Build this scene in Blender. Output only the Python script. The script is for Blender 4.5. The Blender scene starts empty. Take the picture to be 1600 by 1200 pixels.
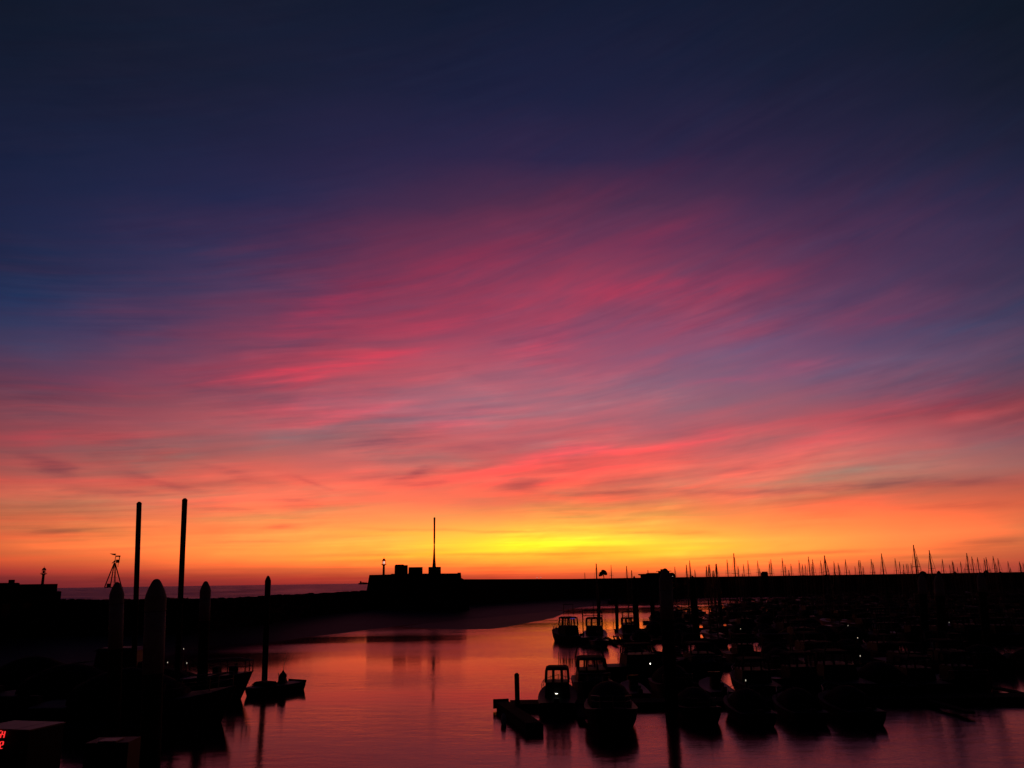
import bpy, math, random
from mathutils import Vector, Matrix
random.seed(11)
R = math.radians
S = bpy.context.scene
col = S.collection

# ------------------------------------------------------------------ camera
F = 1290.0                       # focal length in pixels of the 1600 px wide photograph
EYE = 8.0                        # eye height above the low-tide water
PITCH, ROLL = R(13.43), R(0.84)
r0 = Vector((1, 0, 0)); u0 = Vector((0, -math.sin(PITCH), math.cos(PITCH))); FW = Vector((0, math.cos(PITCH), math.sin(PITCH)))
RT = r0 * math.cos(ROLL) - u0 * math.sin(ROLL)
UP = u0 * math.cos(ROLL) + r0 * math.sin(ROLL)
CAM = Vector((0, 0, EYE))
cd = bpy.data.cameras.new('camera'); cam = bpy.data.objects.new('camera', cd); col.objects.link(cam)
cd.sensor_width = 36; cd.lens = F / 1600 * 36; cd.clip_start = 0.1; cd.clip_end = 90000
cam.matrix_world = Matrix(((RT.x, UP.x, -FW.x, 0), (RT.y, UP.y, -FW.y, 0), (RT.z, UP.z, -FW.z, EYE), (0, 0, 0, 1)))
S.camera = cam

def ray(px, py): return (FW * F + RT * (px - 800) + UP * (600 - py)).normalized()
def at_z(px, py, z):
    d = ray(px, py); return CAM + d * ((z - EYE) / d.z)
def at_y(px, py, y):
    d = ray(px, py); return CAM + d * (y / d.y)
def azel(px, py):
    d = ray(px, py); return math.degrees(math.atan2(d.x, d.y)), math.degrees(math.asin(d.z))
def proj(p):
    q = Vector(p) - CAM; k = q.dot(FW)
    return 800 + F * q.dot(RT) / k, 600 - F * q.dot(UP) / k

# ------------------------------------------------------------------ colour / exposure
S.render.engine = 'CYCLES'
S.view_settings.view_transform = 'Standard'; S.view_settings.look = 'None'
S.view_settings.exposure = 0; S.view_settings.gamma = 1
S.cycles.use_denoising = True
S.cycles.max_bounces = 5; S.cycles.diffuse_bounces = 2; S.cycles.glossy_bounces = 3; S.cycles.transmission_bounces = 4
def lin(c):
    out = []
    for v in c:
        v = max(0.0, v) / 255
        out.append(v / 12.92 if v <= 0.04045 else ((v + 0.055) / 1.055) ** 2.4)
    return out

# ------------------------------------------------------------------ world: dusk sky in azimuth / elevation
W = bpy.data.worlds.new('World'); S.world = W; W.use_nodes = True
nt = W.node_tree; nt.nodes.clear(); N = nt.nodes; LK = nt.links
def setin(sock, v):
    if isinstance(v, bpy.types.NodeSocket): LK.new(v, sock)
    else: sock.default_value = v
def M(op, a, b=0.0, c=0.0, clamp=False):
    n = N.new('ShaderNodeMath'); n.operation = op; n.use_clamp = clamp
    setin(n.inputs[0], a); setin(n.inputs[1], b); setin(n.inputs[2], c); return n.outputs[0]
def VM(op, a, b=None):
    n = N.new('ShaderNodeVectorMath'); n.operation = op; setin(n.inputs[0], a)
    if b is not None: setin(n.inputs[1], b)
    return n.outputs['Value'] if op in ('DOT_PRODUCT', 'LENGTH') else n.outputs[0]
def XYZ(x, y, z=0.0):
    n = N.new('ShaderNodeCombineXYZ'); setin(n.inputs[0], x); setin(n.inputs[1], y); setin(n.inputs[2], z); return n.outputs[0]
def MR(v, a, b, c, d, smooth=False):
    n = N.new('ShaderNodeMapRange'); n.interpolation_type = 'SMOOTHSTEP' if smooth else 'LINEAR'
    setin(n.inputs[0], v)
    for i, q in enumerate((a, b, c, d)): setin(n.inputs[i + 1], q)
    return n.outputs[0]
def NZ(vec, scale, detail=4, rough=0.55, dist=0.0):
    n = N.new('ShaderNodeTexNoise'); n.noise_dimensions = '3D'
    setin(n.inputs['Vector'], vec); n.inputs['Scale'].default_value = scale; n.inputs['Detail'].default_value = detail
    n.inputs['Roughness'].default_value = rough; n.inputs['Distortion'].default_value = dist
    return n.outputs[0], n.outputs[1]
tc = N.new('ShaderNodeTexCoord')
sp = N.new('ShaderNodeSeparateXYZ'); LK.new(tc.outputs['Generated'], sp.inputs[0])
DEG = 180 / math.pi
az = M('MULTIPLY', M('ARCTAN2', sp.outputs[0], sp.outputs[1]), DEG)
el = M('MULTIPLY', M('ARCSINE', sp.outputs[2]), DEG)
elc = M('MAXIMUM', el, 0.0)
# gentle warp that dies out towards the horizon
_, wc = NZ(XYZ(M('MULTIPLY', az, 0.06), M('MULTIPLY', el, 0.16)), 1.0, 4, 0.55)
wsep = N.new('ShaderNodeSeparateXYZ'); LK.new(wc, wsep.inputs[0])
wamt = MR(elc, 0.5, 9.0, 0.12, 1.0)
U = M('ADD', az, M('MULTIPLY', M('MULTIPLY', M('SUBTRACT', wsep.outputs[0], 0.5), 7.0), wamt))
V = M('ADD', elc, M('MULTIPLY', M('MULTIPLY', M('SUBTRACT', wsep.outputs[1], 0.5), 3.2), wamt))

COLX = [0, 200, 400, 600, 800, 1000, 1200, 1400, 1600]
GRID = {
 0:   '17,25,42 20,26,44 21,27,46 21,27,48 21,27,50 20,27,50 19,26,46 18,25,42 16,24,38',
 150: '22,29,52 25,30,54 27,32,56 28,32,60 30,33,64 30,33,62 28,32,58 25,30,54 22,28,46',
 250: '27,33,62 32,36,66 36,36,70 44,38,72 46,38,72 52,40,74 46,38,70 42,38,68 32,35,60',
 330: '30,36,68 36,39,74 40,42,80 62,44,78 84,46,76 88,48,78 66,46,80 58,46,80 40,42,76',
 400: '34,41,74 44,45,80 60,50,86 110,50,80 125,55,85 120,55,88 95,55,88 75,54,88 46,46,76',
 460: '38,50,88 54,52,88 85,58,92 140,58,85 150,64,92 155,66,92 125,62,92 88,60,94 58,55,86',
 520: '52,58,94 82,58,92 118,62,90 150,66,90 160,72,98 150,78,108 118,78,112 88,72,106 72,66,96',
 560: '72,62,94 96,66,96 138,68,90 178,72,90 168,82,105 140,88,115 124,84,116 110,82,112 88,70,95',
 600: '92,58,80 124,66,84 162,72,88 185,86,100 175,98,116 155,100,120 138,92,116 120,80,105 110,66,82',
 640: '120,62,78 142,72,86 165,84,95 172,102,118 172,106,120 165,104,118 162,92,105 158,76,86 135,68,78',
 680: '132,74,84 150,84,92 160,102,108 176,96,100 190,102,108 190,95,102 185,88,96 172,90,95 140,84,95',
 720: '160,78,80 168,86,84 190,96,92 195,108,104 215,95,92 232,98,88 210,120,112 190,125,118 165,100,98',
 760: '192,92,80 200,100,84 225,110,88 235,112,92 225,100,85 235,108,88 222,118,95 195,100,82 185,90,72',
 785: '200,112,82 215,120,88 238,122,92 248,120,88 252,120,82 252,118,80 240,112,80 222,105,76 205,100,70',
 810: '195,98,68 225,112,72 250,138,80 255,148,88 255,168,80 255,168,78 254,140,76 240,125,72 225,110,70',
 830: '208,104,66 238,130,72 253,152,78 255,172,80 255,205,70 255,200,72 255,165,78 250,142,76 235,120,72',
 850: '225,108,62 245,140,72 255,160,74 255,185,72 255,238,52 255,222,58 255,185,70 250,150,72 220,110,65',
 870: '225,100,55 240,120,62 255,155,68 255,172,62 255,190,58 255,195,58 255,165,68 240,120,62 200,88,58',
 885: '190,72,52 215,90,54 235,112,58 240,120,58 245,130,55 250,140,55 240,120,62 220,95,58 185,72,55',
 900: '150,50,48 170,58,48 190,65,48 200,70,46 218,80,48 222,85,50 205,80,55 180,70,56 160,62,52',
 914: '112,36,42 126,40,42 140,44,42 155,48,42 185,58,42 185,60,44 168,58,48 148,54,48 135,50,46'}
ys = sorted(GRID); tab = {y: [tuple(float(q) for q in c.split(',')) for c in GRID[y].split()] for y in ys}
def col_at(ci, y):
    y = min(max(y, ys[0]), ys[-1])
    for a, b in zip(ys, ys[1:]):
        if a <= y <= b:
            t = (y - a) / (b - a); return [p + (q - p) * t for p, q in zip(tab[a][ci], tab[b][ci])]
def row_px(x, e):                      # picture row at which column x reaches elevation e
    lo, hi = -400.0, 1000.0
    for _ in range(40):
        m = (lo + hi) / 2
        if azel(x, m)[1] > e: lo = m
        else: hi = m
    return (lo + hi) / 2
rows = [(90.0, None, 0.0)] + [(azel(800, y)[1], y, 1.0) for y in ys[:-1]] + [(0.0, 908, 1.0)]
def ramp_row(e):
    n = N.new('ShaderNodeValToRGB'); cr = n.color_ramp; cr.interpolation = 'B_SPLINE' if e > 4 else 'LINEAR'
    stops = []
    for ci, x in enumerate(COLX):
        py = row_px(x, e); a = azel(x, py)[0]
        c_raw = col_at(ci, py); c_l = lin(c_raw)
        c_l[0] *= 1 + 1.3 * min(1, max(0, (c_raw[0] - 236) / 19))      # the glow is brighter than the picture can show: only its reflections tell
        stops.append((a, c_l))
    a0, c0 = stops[0]; a1, c1 = stops[-1]
    stops = [(-100, [q * .10 for q in c0]), (-70, [q * .25 for q in c0]), (a0 - 12, [q * .65 for q in c0])] + stops + \
            [(a1 + 12, [q * .65 for q in c1]), (70, [q * .25 for q in c1]), (100, [q * .10 for q in c1])]
    while len(cr.elements) > 1: cr.elements.remove(cr.elements[-1])
    for i, (a, c) in enumerate(stops):
        p = min(max((a + 100) / 200, 0), 1)
        el_ = cr.elements[0] if i == 0 else cr.elements.new(p)
        el_.position = p; el_.color = (*c, 1)
    return n
upos = MR(U, -100, 100, 0, 1)
zen = N.new('ShaderNodeRGB'); zen.outputs[0].default_value = (0.0022, 0.0035, 0.008, 1)
cur = zen.outputs[0]; prev_e = 75.0
def MIX(f, a, b, mode='MIX'):
    n = N.new('ShaderNodeMix'); n.data_type = 'RGBA'; n.blend_type = mode; n.clamp_factor = True
    setin(n.inputs[0], f); setin(n.inputs[6], a); setin(n.inputs[7], b); return n.outputs[2]
for e, y, _ in rows[1:]:
    rr = ramp_row(e); LK.new(upos, rr.inputs[0])
    cur = MIX(MR(V, prev_e, e, 0, 1), cur, rr.outputs[0]); prev_e = e

# cirrus fibres follow a field of curved streamlines
# (fibre coordinates use their own very gentle warp so that the streaks stay long and feathery)
_, wc3 = NZ(XYZ(M('MULTIPLY', az, 0.035), M('MULTIPLY', el, 0.09), 9.0), 1.0, 2, 0.45)
ws3 = N.new('ShaderNodeSeparateXYZ'); LK.new(wc3, ws3.inputs[0])
FU = M('ADD', az, M('MULTIPLY', M('SUBTRACT', ws3.outputs[0], 0.5), 6.0))
FV = M('ADD', elc, M('MULTIPLY', M('MULTIPLY', M('SUBTRACT', ws3.outputs[1], 0.5), 3.2), wamt))
slope = MR(FV, 1.5, 22.0, 0.015, 0.27)
# finer, flatter layers near the horizon: g(V) stretches low elevations without shearing the streaks
gV = M('ADD', FV, M('MULTIPLY', M('SUBTRACT', 1.0, M('POWER', 0.3679, M('DIVIDE', FV, 4.0))), 5.6))
s_ = M('SUBTRACT', gV, M('MULTIPLY', FU, slope))
f1, _ = NZ(XYZ(M('MULTIPLY', FU, 0.055), M('MULTIPLY', s_, 0.42), 3.1), 1.0, 5, 0.55, 0.1)
f2, _ = NZ(XYZ(M('MULTIPLY', FU, 0.16), M('MULTIPLY', s_, 1.35), 8.7), 1.0, 4, 0.55, 0.1)
f1s = MR(f1, 0.36, 0.62, 0.22, 0.78, True)
fib = M('SUBTRACT', M('ADD', f1s, M('MULTIPLY', f2, 1.0)), 1.0)     # about -0.5 .. 0.5
amt = M('MULTIPLY', MR(elc, 0.3, 5.0, 0.55, 1.0), MR(elc, 17.0, 30.0, 1.0, 0.35, True))
fibm = M('MULTIPLY', fib, amt)

STROKES = {
 'P': [(430,592,690,545,10,1.0),(400,642,560,612,9,.6),(410,668,620,632,7,.6),(560,518,800,488,13,.5),(800,552,900,528,20,.45),
       (640,668,780,646,8,.5),(800,716,1010,700,6,1.0),(690,752,870,718,6,.9),(820,764,960,732,4,.9),(730,766,800,748,4,.7),
       (1230,696,1420,636,16,.6),(1420,640,1600,600,18,.4),(430,520,600,440,18,.7),(600,440,820,395,20,.5),(840,455,1240,432,16,.8),
       (980,385,1150,330,12,.4),(1000,608,1250,578,5,.5),(1180,572,1330,556,5,.4),(1300,512,1480,490,7,.45),(0,600,200,600,14,.4),
       (0,690,110,680,7,.5),(330,600,520,575,10,.5),(850,325,1180,215,16,.35),(440,600,500,590,6,.4),(1010,702,1190,668,7,.6),
       (860,742,1000,722,5,.5),(90,700,300,690,8,.3),(900,782,1000,780,5,.5)],
 'D': [(640,758,705,750,4,.7),(880,772,1000,766,4,.6),(550,748,640,738,4,.5),(1420,792,1600,789,4,.5),(700,735,790,722,4,.4),(120,765,260,775,3,.4),(1180,866,1420,858,2.5,.5),(300,850,480,845,2,.4),(620,752,695,728,6,.9),(775,763,862,757,8,.6),(795,772,860,772,4,.4),(1170,768,1400,754,5,.9),(1380,757,1600,748,5,.7),
       (540,690,660,683,7,.5),(30,716,112,746,7,.7),(195,742,310,772,5,.7),(300,722,410,752,5,.4),(450,742,520,764,4,.6),
       (430,786,490,787,5,.5),(600,826,900,831,2,.5),(0,831,140,826,4,.9),(540,868,1000,862,2.2,.5),(940,829,1110,836,4,.5),
       (1480,854,1600,846,6,.8),(1100,742,1240,722,6,.4),(1020,768,1180,772,5,.5),(420,822,470,824,3,.5),(100,860,330,852,2.5,.4),
       (1000,878,1400,858,3,.35),(620,700,880,690,6,.3),(0,905,560,898,4,.3),(760,800,1000,806,5,.25),(250,790,420,800,4,.35)],
 'L': [(1000,768,1230,748,7,.9),(1200,748,1450,714,11,.8),(600,736,790,716,6,.6),(170,716,240,738,9,.4),(250,722,340,688,10,.5),
       (380,706,520,662,11,.6),(755,672,805,655,5,.6),(815,702,910,694,6,.6),(835,774,905,768,4,.7),(1330,712,1600,690,8,.4),
       (640,640,760,620,12,.3),(60,690,130,705,8,.4),(620,700,720,712,6,.4),(960,560,1300,530,12,.4),(630,562,760,548,8,.4),
       (1400,520,1600,505,8,.3),(0,542,120,556,14,.5),(0,470,60,460,25,.25),(470,500,720,470,6,.3),(690,480,860,452,6,.35)],
 'Y': [(760,852,960,848,8,.9),(540,872,840,855,3,.6),(880,824,1010,828,3,.5),(1000,860,1180,854,4,.5),(520,832,760,833,3,.4),
       (700,842,860,838,4,.4)]}
def class_mask(strokes, sx=1.0):
    tot = None
    for x0, y0, x1, y1, w, a in strokes:
        (a0, e0), (a1, e1) = azel(x0, y0), azel(x1, y1)
        mp = N.new('ShaderNodeMapping'); mp.vector_type = 'TEXTURE'
        mp.inputs['Location'].default_value = ((a0 + a1) / 2, (e0 + e1) / 2, 0)
        mp.inputs['Rotation'].default_value = (0, 0, math.atan2(e1 - e0, a1 - a0))
        L = math.hypot(a1 - a0, e1 - e0) * 0.48
        mp.inputs['Scale'].default_value = (L, w / 22.0 * sx, 1e7)
        LK.new(XYZ(UX, UY, 0.0 if tot is None else tot), mp.inputs['Vector'])   # z only orders the evaluation
        g = M('POWER', 0.3679, VM('DOT_PRODUCT', mp.outputs[0], mp.outputs[0]))
        tot = M('MULTIPLY', g, a) if tot is None else M('MULTIPLY_ADD', g, a, tot)
    return tot
# the strokes bend with a finer warp of their own so that they fray
_, wc2 = NZ(XYZ(M('MULTIPLY', az, 0.13), M('MULTIPLY', el, 0.5), 5.0), 1.0, 5, 0.6)
ws2 = N.new('ShaderNodeSeparateXYZ'); LK.new(wc2, ws2.inputs[0])
UX, UY = (M('ADD', az, M('MULTIPLY', M('SUBTRACT', ws2.outputs[0], 0.5), 5.0)),
         M('ADD', el, M('MULTIPLY', M('MULTIPLY', M('SUBTRACT', ws2.outputs[1], 0.5), 1.7), wamt)))
fr = MR(f2, 0.32, 0.62, 0.35, 1.25)
fr2 = MR(f2, 0.36, 0.66, 1.2, 0.35)
mP = M('MULTIPLY', class_mask(STROKES['P'], 1.25), fr)
mD = M('MULTIPLY', class_mask(STROKES['D'], 1.15), fr2)
mL = M('MULTIPLY', class_mask(STROKES['L'], 1.15), fr2)
mY = class_mask(STROKES['Y'], 1.2)
def logsum(*terms):                                   # colour = base * exp(sum(mask * k))
    tot = None
    for m, k in terms:
        sc = N.new('ShaderNodeVectorMath'); sc.operation = 'SCALE'; sc.inputs[0].default_value = k; setin(sc.inputs['Scale'], m)
        tot = sc.outputs[0] if tot is None else VM('ADD', tot, sc.outputs[0])
    return tot
f3, _ = NZ(XYZ(M('MULTIPLY', FU, 0.07), M('MULTIPLY', s_, 1.9), 1.7), 1.0, 3, 0.5, 0.0)
pat, _ = NZ(XYZ(M('MULTIPLY', U, 0.09), M('MULTIPLY', V, 0.24), 14.0), 1.0, 3, 0.55)       # torn patches where the fibres show or fade
patch = MR(pat, 0.36, 0.62, 0.15, 1.5, True)
wisp, _ = NZ(XYZ(M('MULTIPLY', U, 0.22), M('MULTIPLY', M('SUBTRACT', V, M('MULTIPLY', U, 0.1)), 1.0), 21.0), 1.0, 6, 0.62)
lum = M('MULTIPLY', M('ADD', M('MULTIPLY', M('SUBTRACT', f3, 0.5), 0.75), M('ADD', M('MULTIPLY', M('SUBTRACT', f2, 0.5), 0.5), M('MULTIPLY', M('SUBTRACT', wisp, 0.5), 0.7))), M('MULTIPLY', patch, M('MULTIPLY', MR(elc, 9.0, 22.0, 1.0, 0.45), MR(elc, 0.5, 5.0, 1.5, 1.0))))
fibm = M('MULTIPLY', fibm, MR(patch, 0.15, 1.5, 0.6, 1.25))
ls = logsum((fibm, (.55, -0.10, -0.14)), (lum, (.36, .52, .36)), (mP, (.40, -.12, -.04)), (mD, (-.58, -.58, -.26)), (mL, (-.10, .24, .22)), (mY, (.05, .20, -.25)))
lsx = N.new('ShaderNodeSeparateXYZ'); LK.new(ls, lsx.inputs[0])
mul = XYZ(*[M('POWER', 2.71828, lsx.outputs[i]) for i in range(3)])
sky = MIX(1.0, cur, mul, 'MULTIPLY')
bg = N.new('ShaderNodeBackground'); LK.new(sky, bg.inputs[0]); bg.inputs[1].default_value = 1.0
wo = N.new('ShaderNodeOutputWorld'); LK.new(bg.outputs[0], wo.inputs[0])
W.cycles.sampling_method = 'MANUAL'; W.cycles.sample_map_resolution = 512

# ------------------------------------------------------------------ materials
def mat(name, c, rough=0.6, metal=0.0, var=0.25, scale=4.0, bump=0.0, bscale=12.0, spec=0.5, c2=None):
    m = bpy.data.materials.new(name); m.use_nodes = True; t = m.node_tree; b = t.nodes['Principled BSDF']
    b.inputs['Roughness'].default_value = rough; b.inputs['Metallic'].default_value = metal
    b.inputs['Specular IOR Level'].default_value = spec
    co = t.nodes.new('ShaderNodeTexCoord'); nz = t.nodes.new('ShaderNodeTexNoise'); nz.inputs['Scale'].default_value = scale
    nz.inputs['Detail'].default_value = 5; t.links.new(co.outputs['Object'], nz.inputs['Vector'])
    rp = t.nodes.new('ShaderNodeValToRGB'); rp.color_ramp.elements[0].position = .3; rp.color_ramp.elements[1].position = .7
    d = c2 or [q * (1 - var) for q in c]
    rp.color_ramp.elements[0].color = (*d, 1); rp.color_ramp.elements[1].color = (*c, 1)
    t.links.new(nz.outputs[0], rp.inputs[0]); t.links.new(rp.outputs[0], b.inputs['Base Color'])
    if bump:
        n2 = t.nodes.new('ShaderNodeTexNoise'); n2.inputs['Scale'].default_value = bscale; n2.inputs['Detail'].default_value = 5
        t.links.new(co.outputs['Object'], n2.inputs['Vector'])
        bp = t.nodes.new('ShaderNodeBump'); bp.inputs['Strength'].default_value = bump; bp.inputs['Distance'].default_value = .1
        t.links.new(n2.outputs[0], bp.inputs['Height']); t.links.new(bp.outputs[0], b.inputs['Normal'])
    return m
def emis(name, c, s):
    m = bpy.data.materials.new(name); m.use_nodes = True; b = m.node_tree.nodes['Principled BSDF']
    b.inputs['Base Color'].default_value = (0.02, 0.02, 0.02, 1)
    b.inputs['Emission Color'].default_value = (*c, 1); b.inputs['Emission Strength'].default_value = s; return m
X = {
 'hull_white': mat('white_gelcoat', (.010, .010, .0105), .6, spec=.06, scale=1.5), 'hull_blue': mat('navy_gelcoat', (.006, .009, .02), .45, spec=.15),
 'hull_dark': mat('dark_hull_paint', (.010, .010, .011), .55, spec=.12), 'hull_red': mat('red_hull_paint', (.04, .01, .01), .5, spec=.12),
 'deck': mat('grey_deck', (.04, .038, .036), .85, spec=.08), 'glass': mat('tinted_glass', (.006, .006, .008), .12, var=.1, spec=.4),
 'canvas': mat('navy_canvas', (.010, .011, .016), .95, spec=.04), 'alu': mat('anodised_aluminium', (.05, .05, .05), .6, .3, spec=.2),
 'steel': mat('dull_steel', (.06, .06, .06), .5, .5, spec=.3), 'rubber': mat('black_rubber', (.008, .008, .008), .8, spec=.08),
 'pile': mat('weedy_steel_pile', (.014, .013, .011), .9, bump=.5, c2=(.007, .008, .006), spec=.06),
 'pilecap': mat('pale_pile_sleeve', (.17, .18, .17), .8, spec=.1),
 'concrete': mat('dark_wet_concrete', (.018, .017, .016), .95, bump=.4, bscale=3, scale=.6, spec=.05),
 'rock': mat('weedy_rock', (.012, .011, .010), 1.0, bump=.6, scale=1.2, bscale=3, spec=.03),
 'sand': mat('wet_mud', (.020, .019, .018), .6, bump=.25, bscale=.8, scale=.1, c2=(.013, .012, .012), spec=.025),
 'wood': mat('weathered_decking', (.016, .014, .012), .95, bump=.3, spec=.04),
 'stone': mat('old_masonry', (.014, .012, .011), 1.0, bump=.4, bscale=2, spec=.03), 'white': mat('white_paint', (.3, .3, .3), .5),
 'leaf': mat('dark_foliage', (.015, .02, .01), .9, spec=.05), 'fender': mat('white_fender', (.3, .3, .3), .6),
 'lamp': emis('lit_lamp', (1, .93, .75), 5), 'dim': emis('dim_lamp', (1, .9, .7), .55), 'beacon': emis('beacon_lamp', (1, .62, .5), 1.2),
 'led': emis('red_led', (1, .03, .03), 1.1), 'blue': emis('blue_lamp', (.05, .06, .5), .3)}
def water(name, rough, layers, tint):
    m = bpy.data.materials.new(name); m.use_nodes = True; t = m.node_tree; b = t.nodes['Principled BSDF']
    b.inputs['Base Color'].default_value = (.004, .006, .008, 1); b.inputs['Roughness'].default_value = rough
    b.inputs['IOR'].default_value = 1.33; b.inputs['Specular IOR Level'].default_value = .36
    co = t.nodes.new('ShaderNodeTexCoord'); prev = None
    big = t.nodes.new('ShaderNodeTexNoise'); big.inputs['Scale'].default_value = .03; big.inputs['Detail'].default_value = 4
    mpb = t.nodes.new('ShaderNodeMapping'); mpb.inputs['Scale'].default_value = (.35, 1.2, 1); mpb.inputs['Rotation'].default_value = (0, 0, .1)
    t.links.new(co.outputs['Object'], mpb.inputs[0]); t.links.new(mpb.outputs[0], big.inputs['Vector'])
    pr = t.nodes.new('ShaderNodeMapRange'); pr.inputs[1].default_value = .42; pr.inputs[2].default_value = .6
    pr.inputs[3].default_value = .25; pr.inputs[4].default_value = 1.5; t.links.new(big.outputs[0], pr.inputs[0])
    for sx, sy, dist, st in layers:
        mp = t.nodes.new('ShaderNodeMapping'); mp.inputs['Scale'].default_value = (sx, sy, 1); mp.inputs['Rotation'].default_value = (0, 0, .25)
        nz = t.nodes.new('ShaderNodeTexNoise'); nz.inputs['Scale'].default_value = 1; nz.inputs['Detail'].default_value = 3
        t.links.new(co.outputs['Object'], mp.inputs[0]); t.links.new(mp.outputs[0], nz.inputs['Vector'])
        bp = t.nodes.new('ShaderNodeBump'); bp.inputs['Distance'].default_value = dist
        ml = t.nodes.new('ShaderNodeMath'); ml.operation = 'MULTIPLY'; ml.inputs[1].default_value = st
        t.links.new(pr.outputs[0], ml.inputs[0]); t.links.new(ml.outputs[0], bp.inputs['Strength'])
        t.links.new(nz.outputs[0], bp.inputs['Height'])
        if prev: t.links.new(prev, bp.inputs['Normal'])
        prev = bp.outputs[0]
    # tidal water: Fresnel gloss over a nearly black body, its tint painting reflections redder
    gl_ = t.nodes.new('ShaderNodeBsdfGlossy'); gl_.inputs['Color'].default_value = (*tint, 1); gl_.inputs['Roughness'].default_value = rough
    df = t.nodes.new('ShaderNodeBsdfDiffuse'); df.inputs['Color'].default_value = (.004, .005, .006, 1)
    fr = t.nodes.new('ShaderNodeFresnel'); fr.inputs['IOR'].default_value = 1.25; mx = t.nodes.new('ShaderNodeMixShader')
    for q_ in (gl_, fr): t.links.new(prev, q_.inputs['Normal'])
    t.links.new(fr.outputs[0], mx.inputs[0]); t.links.new(df.outputs[0], mx.inputs[1]); t.links.new(gl_.outputs[0], mx.inputs[2])
    rr_ = t.nodes.new('ShaderNodeMath'); rr_.operation = 'MULTIPLY_ADD'; rr_.inputs[1].default_value = rough * .7; rr_.inputs[2].default_value = rough * .6
    t.links.new(pr.outputs[0], rr_.inputs[0]); t.links.new(rr_.outputs[0], gl_.inputs['Roughness'])
    t.links.new(mx.outputs[0], t.nodes['Material Output'].inputs[0]); t.nodes.remove(b); return m
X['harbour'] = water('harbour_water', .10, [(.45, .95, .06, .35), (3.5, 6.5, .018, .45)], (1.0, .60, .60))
def pane_mat():
    m = bpy.data.materials.new('clear_window_glass'); m.use_nodes = True; t = m.node_tree; b = t.nodes['Principled BSDF']; t.nodes.remove(b)
    tr_ = t.nodes.new('ShaderNodeBsdfTransparent'); tr_.inputs[0].default_value = (.82, .84, .84, 1); gl = t.nodes.new('ShaderNodeBsdfGlossy'); gl.inputs['Roughness'].default_value = .05
    fr = t.nodes.new('ShaderNodeFresnel'); fr.inputs[0].default_value = 1.3; mx = t.nodes.new('ShaderNodeMixShader')
    t.links.new(fr.outputs[0], mx.inputs[0]); t.links.new(tr_.outputs[0], mx.inputs[1]); t.links.new(gl.outputs[0], mx.inputs[2])
    t.links.new(mx.outputs[0], t.nodes['Material Output'].inputs[0]); return m
X['pane'] = pane_mat()
X['sea'] = water('sea_water', .38, [(.06, .25, 1.0, .5), (.5, 1.2, .3, .5)], (.55, .38, .45))

# ------------------------------------------------------------------ mesh helpers
class MB:
    def __init__(s): s.v = []; s.f = []
    def add(s, vs, fs):
        n = len(s.v); s.v += [tuple(q) for q in vs]; s.f += [tuple(n + i for i in f) for f in fs]; return s
    def box(s, x0, x1, y0, y1, z0, z1, tx=0, ty=0):
        vs = [(x0, y0, z0), (x1, y0, z0), (x1, y1, z0), (x0, y1, z0), (x0 + tx, y0 + ty, z1), (x1 - tx, y0 + ty, z1), (x1 - tx, y1 - ty, z1), (x0 + tx, y1 - ty, z1)]
        return s.add(vs, [(3, 2, 1, 0), (4, 5, 6, 7), (0, 1, 5, 4), (1, 2, 6, 5), (2, 3, 7, 6), (3, 0, 4, 7)])
    def tube(s, a, b, r, r2=None, n=8):
        a = Vector(a); b = Vector(b); r2 = r if r2 is None else r2; d = (b - a).normalized()
        p = d.orthogonal().normalized(); q = d.cross(p); vs = []
        for c, rr in ((a, r), (b, r2)):
            for i in range(n):
                t = 2 * math.pi * i / n; vs.append(c + p * math.cos(t) * rr + q * math.sin(t) * rr)
        return s.add(vs, [(i, (i + 1) % n, n + (i + 1) % n, n + i) for i in range(n)] + [tuple(range(n))[::-1], tuple(range(n, 2 * n))])
    def path(s, pts, r, n=6):
        for a, b in zip(pts, pts[1:]): s.tube(a, b, r, n=n)
        return s
    def lathe(s, prof, n=16, c=(0, 0)):
        vs = []; k = len(prof)
        for r, z in prof:
            for i in range(n):
                t = 2 * math.pi * i / n; vs.append((c[0] + r * math.cos(t), c[1] + r * math.sin(t), z))
        fs = [(j * n + i, j * n + (i + 1) % n, (j + 1) * n + (i + 1) % n, (j + 1) * n + i) for j in range(k - 1) for i in range(n)]
        return s.add(vs, fs + [tuple(range(n))[::-1], tuple(range((k - 1) * n, k * n))])
    def loft(s, rings, closed=True, caps=True):
        n = len(rings[0]); vs = [p for r in rings for p in r]; m = n if closed else n - 1
        fs = [(j * n + i, j * n + (i + 1) % n, (j + 1) * n + (i + 1) % n, (j + 1) * n + i) for j in range(len(rings) - 1) for i in range(m)]
        if caps: fs += [tuple(range(n))[::-1], tuple(range((len(rings) - 1) * n, len(rings) * n))]
        return s.add(vs, fs)
    def build(s, name, m, parent=None, smooth=False, loc=None):
        me = bpy.data.meshes.new(name); me.from_pydata(s.v, [], s.f); me.materials.append(X[m] if isinstance(m, str) else m)
        if smooth: me.polygons.foreach_set('use_smooth', [True] * len(me.polygons))
        me.update(); o = bpy.data.objects.new(name, me); col.objects.link(o)
        if parent: o.parent = parent
        if loc: o.location = loc
        return o
def tag(o, label=None, cat=None, group=None, kind=None):
    for k, v in (('label', label), ('category', cat), ('group', group), ('kind', kind)):
        if v: o[k] = v
    return o
def empty(name, loc=(0, 0, 0), rz=0, label=None, cat=None, group=None):
    o = bpy.data.objects.new(name, None); col.objects.link(o); o.location = loc; o.rotation_euler = (0, 0, rz)
    return tag(o, label, cat, group)
KIDS = {}
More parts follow.
